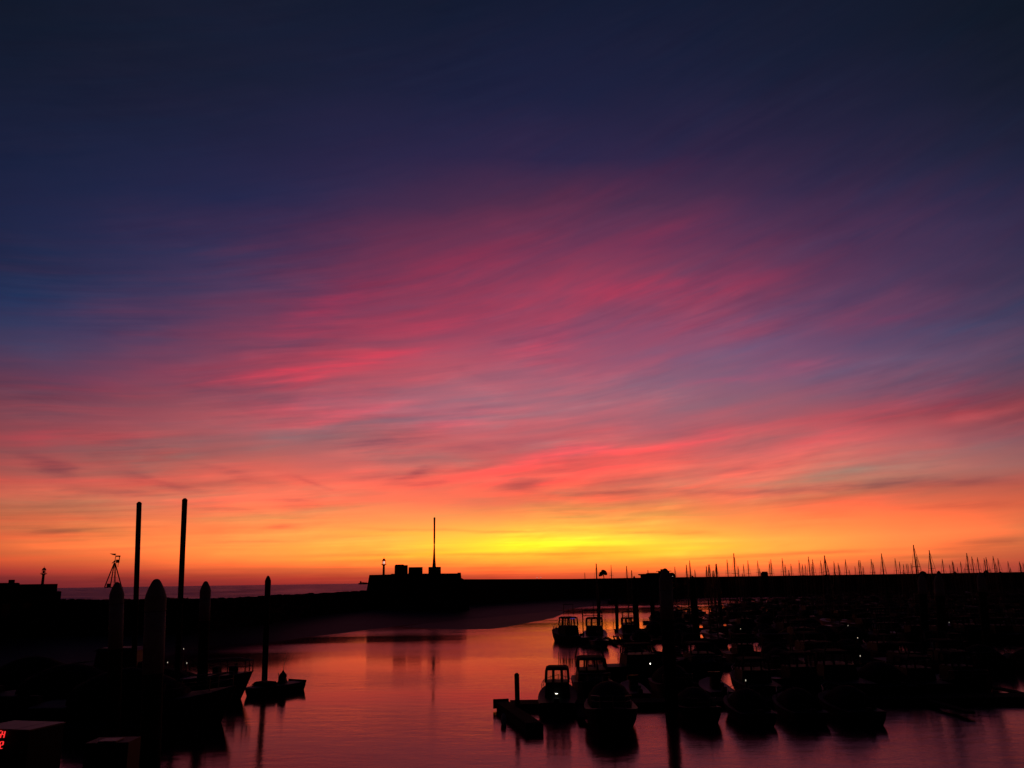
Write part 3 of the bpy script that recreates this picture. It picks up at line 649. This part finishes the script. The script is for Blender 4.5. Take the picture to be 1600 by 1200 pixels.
def make_motorboat(kind):
    e = empty('motorboat', (0, 0, 0), 0, 'x', 'motorboat')
    if kind == 'pilothouse':
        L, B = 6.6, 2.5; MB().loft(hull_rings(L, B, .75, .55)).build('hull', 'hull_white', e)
        house(e, .80, -1.1, 1.0, .78, 2.55, .45, .2, .12)
        m = MB(); rail(m, [(-1.05, .8, 1.0), (-.95, 1.8, 1.1), (-.5, 2.8, 1.2), (0, 3.2, 1.28), (.5, 2.8, 1.2), (.95, 1.8, 1.1), (1.05, .8, 1.0)], .45); m.build('railing', 'steel', e)
        MB().tube((.1, 0, 2.6), (.12, 0, 3.5), .018, n=5).build('antenna', 'rubber', e); outboard(e, -3.3, .55)
    elif kind == 'canopy':
        L, B = 7.0, 2.7; MB().loft(hull_rings(L, B, .8, .45)).build('hull', 'hull_white', e)
        rg = []
        for i in range(7):
            t = i / 6; y = -2.2 + 3.8 * t; hh = (1.2 * math.sin(math.pi * (.18 + .7 * t))) ; ww = 1.15 - .15 * t
            rg.append([(ww * math.cos(a), y, .85 + hh * math.sin(a) ** .8) for a in [math.pi * j / 8 for j in range(9)]])
        MB().loft(rg).build('canopy', 'canvas', e, True)
        m = MB(); rail(m, [(-1.0, 1.2, 1.05), (-.6, 2.7, 1.2), (0, 3.4, 1.3), (.6, 2.7, 1.2), (1.0, 1.2, 1.05)], .5); m.build('railing', 'steel', e)
        outboard(e, -3.5, .6)
    elif kind == 'cruiser':
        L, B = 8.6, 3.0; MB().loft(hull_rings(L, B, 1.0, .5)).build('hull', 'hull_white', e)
        house(e, 1.15, -1.6, 1.6, 1.03, 2.7, .9, .2, .2)
        MB().loft([[(-.8, 1.4, 1.2), (.8, 1.4, 1.2), (.5, 3.2, 1.35), (-.5, 3.2, 1.35)], [(-.6, 1.3, 1.7), (.6, 1.3, 1.7), (.35, 2.8, 1.5), (-.35, 2.8, 1.5)]]).build('foredeck', 'hull_white', e)
        ar = MB(); ar.path([(-1.1, -1.7, 2.5), (-.9, -2.1, 3.3), (.9, -2.1, 3.3), (1.1, -1.7, 2.5)], .06); ar.tube((0, -2.1, 3.3), (0, -2.1, 3.9), .03); ar.build('radar_arch', 'alu', e)
        m = MB(); rail(m, [(-1.3, 1.0, 1.2), (-1.1, 2.4, 1.35), (-.55, 3.7, 1.45), (0, 4.2, 1.5), (.55, 3.7, 1.45), (1.1, 2.4, 1.35), (1.3, 1.0, 1.2)], .5); m.build('railing', 'steel', e)
        MB().box(-1.2, 1.2, -4.75, -4.3, .15, .25).build('swim_platform', 'deck', e)
    elif kind == 'open':
        L, B = 5.4, 2.1; MB().loft(hull_rings(L, B, .55, .4)).build('hull', 'hull_dark', e)
        MB().box(-.35, .35, -.4, .3, .6, 1.3, .05, .08).build('console', 'hull_white', e)
        MB().box(-.45, .45, .15, .2, 1.28, 1.62).build('windscreen', 'glass', e)
        MB().box(-.4, .4, -1.1, -.75, .6, .95).build('seat', 'canvas', e); outboard(e, -2.7, .45)
    elif kind == 'fishing':
        L, B = 8.0, 3.0; MB().loft(hull_rings(L, B, .95, .7)).build('hull', 'hull_blue', e)
        house(e, 1.0, .2, 2.2, 1.0, 2.9, .25, .1, .1)
        g = MB(); g.path([(-1.1, -3.0, 1.0), (-1.1, -3.0, 3.9), (1.1, -3.0, 3.9), (1.1, -3.0, 1.0)], .07); g.path([(-1.1, -3.0, 3.3), (1.1, -3.0, 3.3)], .04)
        g.build('stern_gantry', 'steel', e)
        MB().tube((0, .4, 2.9), (0, .4, 4.8), .05, .03).path([(0, .4, 4.7), (0, 3.9, 1.8)], .015, 4).path([(0, .4, 4.7), (0, -2.9, 3.9)], .015, 4).build('mast', 'steel', e)
        MB().box(-.6, .6, -1.8, -.9, 1.0, 1.5).lathe([(.3, 1.0), (.3, 1.4)], 10, (.7, -2.3)).build('fish_crate', 'rubber', e)
    return e
def make_sailboat(hullmat):
    e = empty('sailboat', (0, 0, 0), 0, 'x', 'sailboat')
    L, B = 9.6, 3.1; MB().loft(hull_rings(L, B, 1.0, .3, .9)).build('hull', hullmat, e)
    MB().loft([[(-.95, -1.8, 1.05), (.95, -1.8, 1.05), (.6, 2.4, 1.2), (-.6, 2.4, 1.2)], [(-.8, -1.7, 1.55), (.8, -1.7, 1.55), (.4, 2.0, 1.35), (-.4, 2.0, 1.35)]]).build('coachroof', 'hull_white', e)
    MB().lathe([(.125, 1.3), (.12, 9), (.085, 12.0)], 8, (0, .6)).tube((-.85, .55, 5.3), (.85, .55, 5.3), .04, n=5).tube((-.65, .55, 8.7), (.65, .55, 8.7), .035, n=5).build('mast', 'alu', e)
    b = MB().tube((0, .5, 2.2), (0, -3.6, 2.1), .07, n=6).build('boom', 'alu', e)
    MB().lathe([(.06, 0), (.2, .4), (.16, 2.6), (.05, 3.9)], 8).build('sail_cover', 'canvas', b)
    sc = b.children[0]; sc.rotation_euler = (R(90), 0, 0); sc.location = (0, .45, 2.35)
    rg = MB()
    for p_ in ((0, 4.6, 1.35), (0, -4.5, 1.1)): rg.tube(p_, (0, .6, 11.9), .02, n=4)
    for sx in (-1, 1): rg.path([(sx * 1.4, .3, 1.0), (sx * .85, .55, 5.3), (sx * .65, .55, 8.7), (0, .6, 11.8)], .016, 4)
    rg.build('rigging', 'steel', e)
    m = MB(); rail(m, [(-.6, 3.8, 1.3), (0, 4.5, 1.35), (.6, 3.8, 1.3)], .6); rail(m, [(-1.2, -4.6, 1.05), (1.2, -4.6, 1.05)], .6); m.build('pulpit', 'steel', e)
    return e
PROTO = {k: register(make_motorboat(k)) for k in ('pilothouse', 'canopy', 'cruiser', 'open', 'fishing')}
SAIL = [register(make_sailboat('hull_white')), register(make_sailboat('hull_blue'))]
used = set()
LOOK = {'pilothouse': 'pilothouse motorboat', 'canopy': 'canopied motorboat', 'cruiser': 'radar arch cruiser', 'open': 'open console motorboat', 'fishing': 'gantry fishing boat'}
def put(proto, x, y, rz, sc=1.0, label=None, group=None, mast_top=None):
    if proto.name not in used and proto.get('label') == 'x': o = proto; used.add(proto.name)
    else: o = copy_tree(proto)
    o.location = (x, y, 0); o.rotation_euler = (0, 0, rz); o.scale = (sc, sc, sc)
    o['label'] = label
    if group: o['group'] = group
    elif 'group' in o: del o['group']
    if mast_top:
        for ch in o.children:
            if ch.name.startswith(('mast', 'rigging')): ch.scale = (1, 1, (mast_top / sc) / 12.0)
    return o

# pontoon rows of the right-hand marina
ROWS = [(56.5, 797), (79, 940), (112, 905), (135, 960), (160, 1005), (188, 1060), (220, 1115), (255, 1170), (295, 1235), (338, 1300)]
def xat(px, y, z=0):
    # X of a picture column at distance y on height z
    lo = at_y(px, 600, y); p2 = at_y(px, 1100, y)
    t = (z - lo.z) / (p2.z - lo.z); return lo.x + (p2.x - lo.x) * t
ORD = ['nearest', 'second', 'third', 'fourth', 'fifth', 'sixth', 'seventh', 'eighth', 'ninth', 'farthest']
for i, (y, pxl) in enumerate(ROWS):
    xl = xat(pxl, y); xr = xat(1600, y) + 25
    e = empty('pontoon', (xl, y, 0), 0, 'long floating pontoon of the right marina, %s row from the viewer' % ORD[i], 'pontoon', 'long pontoons of the right marina')
    L = xr - xl
    MB().box(0, L, -1.0, 1.0, .28, .42).build('deck', 'wood', e)
    MB().box(.1, L - .1, -.9, .9, -.25, .278).build('float', 'concrete', e)
    fg = 0; x = 4.0
    while x < L and fg < 12:
        MB().box(x, x + .5, 1.0, 6.5, .22, .36).build('finger', 'wood', e); MB().box(x, x + .5, -6.0, -1.0, .22, .36).build('finger', 'wood', e)
        x += 7.4; fg += 1

occ = {}
def free(r, side, x, w):
    return all(abs(x - a) > (w + b) / 2 + .25 for a, b in occ.get((r, side), []))
def take(r, side, x, w): occ.setdefault((r, side), []).append((x, w))

# hero boats near the viewer
def hero(kind, px, py, rz, sc, label, w, row=None, side=None):
    p = at_z(px, py, 0); o = put(PROTO[kind], p.x, p.y, rz, sc, label)
    if row is not None: take(row, side, p.x, w)
    return o
h1 = hero('pilothouse', 872, 1107, R(-4), 1.0, 'small motorboat with see-through cabin windows and a lit lamp, beside the short pile', 2.8, 0, -1)
hl = MB().lathe([(.02, -.03), (.09, 0), (.02, .03)], 10).build('lamp', 'lamp', h1, loc=(-.05, -1.2, 1.05))
hl.scale = (1.1, .4, .7)
h2 = hero('canopy', 955, 1132, R(176), 1.12, 'rounded dark canopy boat facing the viewer, in front of the nearest pontoon', 3.3, 0, -1)
h3 = hero('pilothouse', 888, 1003, R(20), 1.25, 'small cabin boat with a blue light at the far left of the marina', 3.2, 2, 1)
MB().box(-.25, .25, -1.35, -1.3, 2.42, 2.5).build('lamp', 'blue', h3)
fr_ = MB(); fr_.path([(-.6, -.4, 2.8), (-.6, -.4, 3.9), (.5, -.4, 3.9), (.5, -.4, 2.8)], .04); fr_.build('light_frame', 'steel', h3)
h4 = hero('fishing', 929, 1006, R(-8), 1.1, 'gantried fishing boat moored right beside the blue lit cabin boat', 3.4, 2, 1)
h5 = hero('cruiser', 1003, 1058, R(-82), 1.0, 'motor cruiser lying sideways at the left end of the second row', 3.2)

# sailboat masts read off the photograph: (column, row of the top)
z6 = [(422,198,1.5),(520,118,1),(657,130,1),(797,138,1),(835,178,1),(1228,145,1),(1322,128,1),(1352,90,1),(1368,172,1),(1407,170,1),(1512,142,1),(1528,125,1),(1563,180,1),(1585,122,1)]
z7 = [(28,285),(48,268),(110,268),(130,260),(88,330),(235,220),(305,155),(345,285),(375,360),(398,265),(443,228),(540,230),(560,310),(645,240),(660,218),(788,205),(815,268),(855,325),(873,262),(955,225),(975,265),(1015,265),(1035,190),(1072,265),(1092,215),(1158,228),(1193,178),(1217,178),(1240,285),(1292,310),(1305,235),(1333,250),(1355,280),(1420,215),(1458,320),(1503,285),(1550,225),(1595,285)]
z8 = [(15,218),(57,275),(120,205),(140,240),(217,152),(240,195),(350,200),(408,230),(445,255),(460,250),(488,250),(520,245),(430,310),(552,68),(575,185),(680,178),(702,120),(803,205),(900,222),(910,235),(890,260),(950,285),(997,230),(1034,150),(1022,290),(1058,250),(1108,182),(1140,190),(1225,198),(1245,188),(1290,178),(1315,240),(1275,290),(1358,198),(1435,228),(1473,285),(1545,228),(1555,250),(1597,240)]
MAST = [(840 + a / 5.714, 860 + b / 5.714) for a, b, _ in z6] + [(1100 + a / 6.4, 840 + b / 6.4) for a, b in z7] + [(1340 + a / 6.154, 840 + b / 6.154) for a, b in z8]
MAST.sort(key=lambda m: m[1])
SG = 'sailboats moored in rows in the right marina'; MG = 'motorboats moored in rows in the right marina'
nsail = 0
placed = []
for mx_, my_ in MAST:
    best = None
    for ri in range(2, 10):
        y, pxl = ROWS[ri]
        for side in (-1, 1):
            yy = y + side * 5.8; p = at_y(mx_, my_, yy)
            if p.x < xat(pxl, y) + 1: continue
            if not free(ri, side, p.x, 3.3): continue
            want = 12.6 if ri > 3 else 12.0
            sc = abs(p.z - want) + random.uniform(0, 1.5) + (4 if p.z > 17 else 0) + (1.0 if ri == 2 else 0)
            if best is None or sc < best[0]: best = (sc, ri, side, yy, p)
    if best is None:
        # a boat lying off the ends of the pontoons, against the wall
        yy = random.choice((300, 312, 322)) if mx_ < 1100 else 365 + random.uniform(-6, 6); p = at_y(mx_, my_, yy); ri, side = 9, 1
    else:
        _, ri, side, yy, p = best; take(ri, side, p.x, 3.1)
    placed.append((mx_, my_, ri, side, yy, p))
placed.sort(key=lambda q_: q_[0])
for i, (mx_, my_, ri, side, yy, p) in enumerate(placed):
    hgt = p.z; sc = min(1.25, max(.72, hgt / 13.0))
    put(SAIL[i % 2 if random.random() < .7 else 0], p.x, yy - .6 * sc * (1 if side < 0 else -1) * 0, 0 if side > 0 else math.pi, sc, 'S%d' % i, SG, mast_top=hgt)
    last = list(SAIL)  # keep prototypes alive
    nsail += 1

# motorboats in the remaining berths
nm = 0
kinds = ['pilothouse', 'canopy', 'cruiser', 'cruiser', 'open', 'fishing', 'canopy']
for ri, (y, pxl) in enumerate(ROWS):
    xl = xat(pxl, y); xr = xat(1625, y)
    for side in (-1, 1):
        x = xl + (3.5 if ri else (11 if side < 0 else 5.5)) + random.uniform(0, 1)
        while x < xr:
            k = random.choice((kinds if ri in (0, 3, 4) else [q_ for q_ in kinds if q_ != 'open']) if ri < 5 else ['cruiser', 'pilothouse', 'canopy']); w = 3.1 if ri else 2.4
            if ri == 0 and side < 0 and k in ('fishing', 'cruiser'): k = 'canopy'
            if ri == 0 and side < 0 and proj((x, y, 0))[0] > 1290: break
            if free(ri, side, x, w) and random.random() < (.97 if ri < 7 else .6) and nm < 215:
                rz = (0 if side > 0 else math.pi) + R(random.uniform(-3, 3)); rz += math.pi if random.random() < .35 else 0
                o = put(PROTO[k], x, y + side * (1.3 + (4.4 if k in ('cruiser', 'fishing') else 3.6)), rz, random.uniform(.8, .92) if ri == 0 and side < 0 else random.uniform(.88, 1.08), 'M', MG)
                take(ri, side, x, w); nm += 1; o['_row'] = ri; o['_k'] = k
            x += random.uniform(2.75, 3.0) if ri == 0 else random.uniform(3.3, 3.6) if free(ri, side, x + 3.6, 3) else 1.2

# tiny dock lights read off the photograph
for px_, py_, m_, sz, lb_ in ((1016, 1037, 'lamp', .06, 'bright white dock light left of the thick pile'), (1344, 1025, 'dim', .07, 'white dock light in the middle of the right marina'),
        (1311, 1074, 'lamp', .06, 'bright white dock light on the second pontoon row'), (1483, 973, 'dim', .08, 'faint dock light between the faint pointed piles'),
        (1157, 983, 'dim', .08, 'faint dock light in the far rows right of the thick pile'), (1325, 978, 'dim', .07, 'faint dock light, middle of the three far ones'),
        (1324, 953, 'dim', .07, 'faintest and farthest dock light below the wall'), (1165, 1063, 'dim', .05, 'faint dock light beside a gap of red water'),
        (1340, 997, 'dim', .09, 'faint white dock light above the brighter middle one')):
    p = at_z(px_, py_ - 1, 1.5)
    e = empty('dock_light', (p.x, p.y, .3), 0, lb_, 'dock light', 'small lights on the marina pontoons')
    MB().box(-.07, .07, -.07, .07, 0, 1.1).build('post', 'alu', e); MB().lathe([(.02, 1.1), (sz * .6, 1.16), (.02, 1.21)], 8).build('lamp', m_, e)

# near pontoon end on the right (cross piece towards the viewer)
a = at_z(783, 1099, .4); b = at_z(834, 1134, .4); d = (b - a); ang = math.atan2(d.y, d.x)
e = empty('floating_pier', (a.x, a.y, 0), ang, 'angled end pontoon beside the short thin pile', 'pontoon')
Lp = d.length
MB().box(0, Lp, -.42, .42, .42, .56).build('deck', 'wood', e); MB().box(.3, Lp - .2, -.36, .36, -.3, .415).build('float', 'concrete', e)
MB().box(-.12, 0, -.5, .5, .1, .66).build('end_fender', 'rubber', e); MB().box(Lp, Lp + .12, -.5, .5, -.1, .5).build('end_fender', 'rubber', e)
p = at_z(799, 1118, .4)
e = empty('mooring_buoy', (p.x - .45, p.y - .6, 0), 0, 'small white buoy against the angled end pontoon', 'buoy')
MB().lathe([(.03, -.1), (.13, 0), (.17, .25), (.12, .5), (.04, .6)], 12).build('float', 'fender', e, True)

# ------------------------------------------------------------------ left side: small pontoon, fishing boat, dark moorings
a = at_z(388, 1080, .4); b = at_z(461, 1069, .4); d = b - a; ang = math.atan2(d.y, d.x); Lp = d.length
e = empty('workboat', ((a.x + b.x) / 2, (a.y + b.y) / 2, 0), ang + R(90), 'low dark workboat lying against the pointed pile at left', 'workboat')
MB().loft(hull_rings(Lp + .6, 2.0, .60, .0, .25, 13)).build('hull', 'hull_dark', e)
MB().box(-.8, .8, Lp * .02, Lp * .3, .66, .92, .2, .2).build('deck_cover', 'canvas', e)
MB().box(-.9, .9, -Lp / 2 - .3, -Lp / 2 - .15, .55, .74).build('transom', 'hull_dark', e)
p = at_z(442, 1063, .5)
p = a.lerp(b, .72); e = empty('gear_pile', (p.x, p.y, .615), 0, 'small heap of gear with a thin antenna on the workboat', 'gear')
MB().box(-.35, .3, -.3, .3, 0, .45, .1, .1).build('crate', 'rubber', e); MB().lathe([(.3, .45), (.28, .62), (.12, .8), (.03, .95)], 9).build('net_heap', 'canvas', e)
MB().tube((0, 0, .9), (.12, 0, 2.1), .02, n=5).build('antenna', 'steel', e); MB().tube((-.3, 0, 0), (-.35, 0, .75), .03, n=5).build('stake', 'steel', e)

# fishing boat lying across, bow to the right
bow = at_z(386, 1092, 0); L = 12.0
fbt = empty('trawler', (bow.x - L / 2 + .3, bow.y, 0), R(-90), 'dark trawler with a wire pulpit rail, bow pointing right', 'trawler')
MB().loft(hull_rings(L, 3.8, 1.5, .35, .8, 15)).build('hull', 'hull_dark', fbt)
wh = MB(); wh.loft([[(-1.2, -5.2, 1.5), (1.2, -5.2, 1.5), (1.2, -2.2, 1.5), (-1.2, -2.2, 1.5)], [(-1.05, -5.0, 3.5), (1.05, -5.0, 3.5), (1.05, -2.5, 3.5), (-1.05, -2.5, 3.5)]]); wh.build('wheelhouse', 'hull_dark', fbt)
MB().loft([[(-1.2, -5.2, 3.503), (1.2, -5.2, 3.503), (1.2, -2.2, 3.503), (-1.2, -2.2, 3.503)], [(-.9, -4.9, 3.7), (.9, -4.9, 3.7), (.9, -2.6, 3.7), (-.9, -2.6, 3.7)]]).build('cabin_roof', 'hull_dark', fbt)
MB().loft([[(-1.2, -2.1, 1.5), (1.2, -2.1, 1.5), (.9, 1.8, 1.6), (-.9, 1.8, 1.6)], [(-.7, -2.1, 2.7), (.7, -2.1, 2.7), (.5, .9, 1.95), (-.5, .9, 1.95)]]).build('deck_tarpaulin', 'canvas', fbt)
mm = MB(); rail(mm, [(-1.55, 2.0, 1.8), (-1.4, 3.2, 1.85), (-1.05, 4.5, 1.95), (-.5, 5.6, 1.86), (0, 6.0, 1.88), (.5, 5.6, 1.86), (1.05, 4.5, 1.95), (1.4, 3.2, 1.85), (1.55, 2.0, 1.8)], .8, .045); mm.build('railing', 'steel', fbt)
MB().tube((0, -4, 3.7), (0, -4, 5.4), .06, .04).build('mast', 'steel', fbt)
MB().lathe([(.3, 1.8), (.34, 2.0), (.3, 2.3)], 10, (0, 4.6)).box(-.4, .4, 3.2, 3.6, 1.8, 2.3).build('anchor_winch', 'rubber', fbt)
LG = 'boats moored in the dark left corner'
for i, (px_, py_, k_, rz_, sc_, lb_) in enumerate(((215, 1132, 'canopy', R(-86), 1.6, 'unlit canopied boat in front of the trawler, barely visible'),
        (120, 1112, 'canopy', R(-95), 1.5, 'unlit canopied boat behind the digit display cabinet'), (60, 1085, 'canopy', R(-92), 1.4, 'dark covered boat nearest the left beach'),
        (185, 1092, 'open', R(-85), 1.5, 'dark open boat behind the thickest pointed pile'))):
    p = at_z(px_, py_, 0); put(PROTO[k_], p.x, p.y, rz_, sc_, lb_, LG)
a = at_z(-60, 1140, .4)
e = empty('pontoon', (a.x, a.y + .5, 0), R(-1), 'long unlit pontoon in the dark left corner', 'pontoon')
MB().box(0, 11, -1.2, 1.2, .36, .52).build('deck', 'wood', e); MB().box(.1, 10.9, -1.1, 1.1, -.3, .357).build('float', 'concrete', e)
for px_, py_, lb_ in ((287, 1013, 'upper of three faint lights behind the left boats'), (262, 1034, 'lower left of three faint lights behind the left boats'), (292, 1035, 'lower right of three faint lights behind the left boats')):
    p = at_z(px_, py_, 2.2); e = empty('dock_light', (p.x, p.y, 0), 0, lb_, 'dock light', 'faint lights at the left moorings')
    MB().tube((0, 0, 0), (0, 0, 2.1), .05, n=6).build('post', 'steel', e); MB().lathe([(.02, 2.1), (.03, 2.15), (.02, 2.2)], 8).build('lamp', 'dim', e)

# LED display cabinet and plain cabinet on the quay below
D = 12.0; p0 = at_y(-45, 1160, D); p1 = at_y(50, 1160, D); ztp = at_y(10, 1141, D).z
cb = empty('display_cabinet', ((p0.x + p1.x) / 2, D, 4.0), R(-14), 'dark metal cabinet with red LED digits in the bottom left corner', 'display')
w = (p1.x - p0.x) / 2 + .02; h = ztp - 4.0
X['cab'] = mat('satin_black_cabinet', (.008, .008, .008), .6, spec=.1); X['cabtop'] = mat('grey_metal_top', (.05, .045, .045), .5, .0)  # cabinet tops get a lighter grey than the case
MB().box(-w, w, 0, .62, 0, h).build('case', 'cab', cb)
MB().box(-w - .01, -w + .62, -.015, .635, h, h + .02).box(-w + .635, w + .01, -.015, .635, h, h + .02).build('top_plate', 'cabtop', cb)
MB().box(-w + .05, w - .38, -.012, -.002, h - .42, h - .05).build('display_panel', 'glass', cb)
SEG = {'6': 'afedcg', '4': 'fgbc', '2': 'abged'}
def digit(ch, cx, cz, wd, hd):
    m = MB(); t = wd * .17; s2 = wd / 2; sk = .12
    def seg(x0_, z0_, x1_, z1_):
        def k(x_, z_): return x_ + (z_ - cz) * sk
        dx, dz = (x1_ - x0_), (z1_ - z0_); ln = math.hypot(dx, dz); nx, nz = -dz / ln * t / 2, dx / ln * t / 2
        vs = [(k(x0_ + nx, z0_ + nz), -.03, z0_ + nz), (k(x1_ + nx, z1_ + nz), -.03, z1_ + nz), (k(x1_ - nx, z1_ - nz), -.03, z1_ - nz), (k(x0_ - nx, z0_ - nz), -.03, z0_ - nz)]
        m.add(vs + [(a_, -.013, c_) for a_, _, c_ in vs], [(0, 1, 2, 3), (7, 6, 5, 4), (0, 4, 5, 1), (1, 5, 6, 2), (2, 6, 7, 3), (3, 7, 4, 0)])
    l, r_, t_, b_, mi = cx - s2, cx + s2, cz + hd / 2, cz - hd / 2, cz
    g = t * .35
    D_ = {'a': (l + g, t_, r_ - g, t_), 'b': (r_, t_ - g, r_, mi + g), 'c': (r_, mi - g, r_, b_ + g), 'd': (l + g, b_, r_ - g, b_), 'e': (l, mi - g, l, b_ + g), 'f': (l, t_ - g, l, mi + g), 'g': (l + g, mi, r_ - g, mi)}
    for q_ in SEG[ch]: seg(*D_[q_])
    m.build('display_digit', 'led', cb)
def cab_x(px_): return (at_y(px_, 1150, D).x - cb.location.x) / math.cos(R(14))
for ch, px_, row_ in (('6', 1.0, 1147), ('4', 7.2, 1147), ('4', 0.4, 1163.5), ('2', 6.4, 1163.5)):
    digit(ch, cab_x(px_), at_y(px_, row_, D).z - 4.0, .040, .086)
D = 13.5; p = at_y(167, 1160, D); zt2 = at_y(176, 1160.5, D).z
kb = empty('quay_cabinet', (p.x, D, 4.0), R(3), 'plain dark cabinet standing beside the red digit display', 'cabinet')
w = 31 / F * D
MB().box(-w, w, 0, .5, 0, zt2 - 4).build('case', 'cab', kb); MB().box(-w * .45, w * .4, .02, .3, zt2 - 4, zt2 - 3.98).build('top_plate', 'cabtop', kb)  # small lighter plate paints the glint on this cabinet's top
MB().box(-.02, .02, -.02, 0, .8, 1.0).build('handle', 'steel', kb)

# ------------------------------------------------------------------ labels that single out each boat
def rowname(y):
    i = min(range(len(ROWS)), key=lambda k: abs(ROWS[k][0] - y)); return ORD[i], i
boats = [o for o in col.objects if o.get('label', '') in ('M',) or (o.get('label', '').startswith('S') and o.get('label', '')[1:].isdigit())]
import collections
def nth(n):
    return {1: 'first', 2: 'second', 3: 'third', 4: 'fourth', 5: 'fifth', 6: 'sixth', 7: 'seventh', 8: 'eighth', 9: 'ninth', 10: 'tenth', 11: 'eleventh', 12: 'twelfth', 13: 'thirteenth', 14: 'fourteenth', 15: 'fifteenth', 16: 'sixteenth', 17: 'seventeenth', 18: 'eighteenth', 19: 'nineteenth', 20: 'twentieth'}.get(n, '%dth' % n)
bucket = collections.defaultdict(list)
for o in boats:
    rn, ri = rowname(o.location.y); side = 'near' if o.location.y < ROWS[ri][0] else 'far'
    kind = 'sail' if o['category'] == 'sailboat' else o.get('_k', 'm'); bucket[(kind, ri, side)].append(o)
for (kind, ri, side), lst in bucket.items():
    lst.sort(key=lambda o: proj(o.location)[0])
    for i, o in enumerate(lst):
        base = 'bare masted sailboat' if kind == 'sail' else LOOK[kind]
        o['label'] = '%s, %s from left, %s side of %s pontoon' % (base, nth(i + 1), side, ORD[ri])
        for k_ in ('_row', '_k'):
            if k_ in o: del o[k_]
for k_, pr in list(PROTO.items()) + [(None, s) for s in SAIL]:
    if pr.get('label') == 'x':
        for ch in list(pr.children):
            for c2 in list(ch.children): bpy.data.objects.remove(c2)
            bpy.data.objects.remove(ch)
        bpy.data.objects.remove(pr)
print('sail', nsail, 'motor', nm)
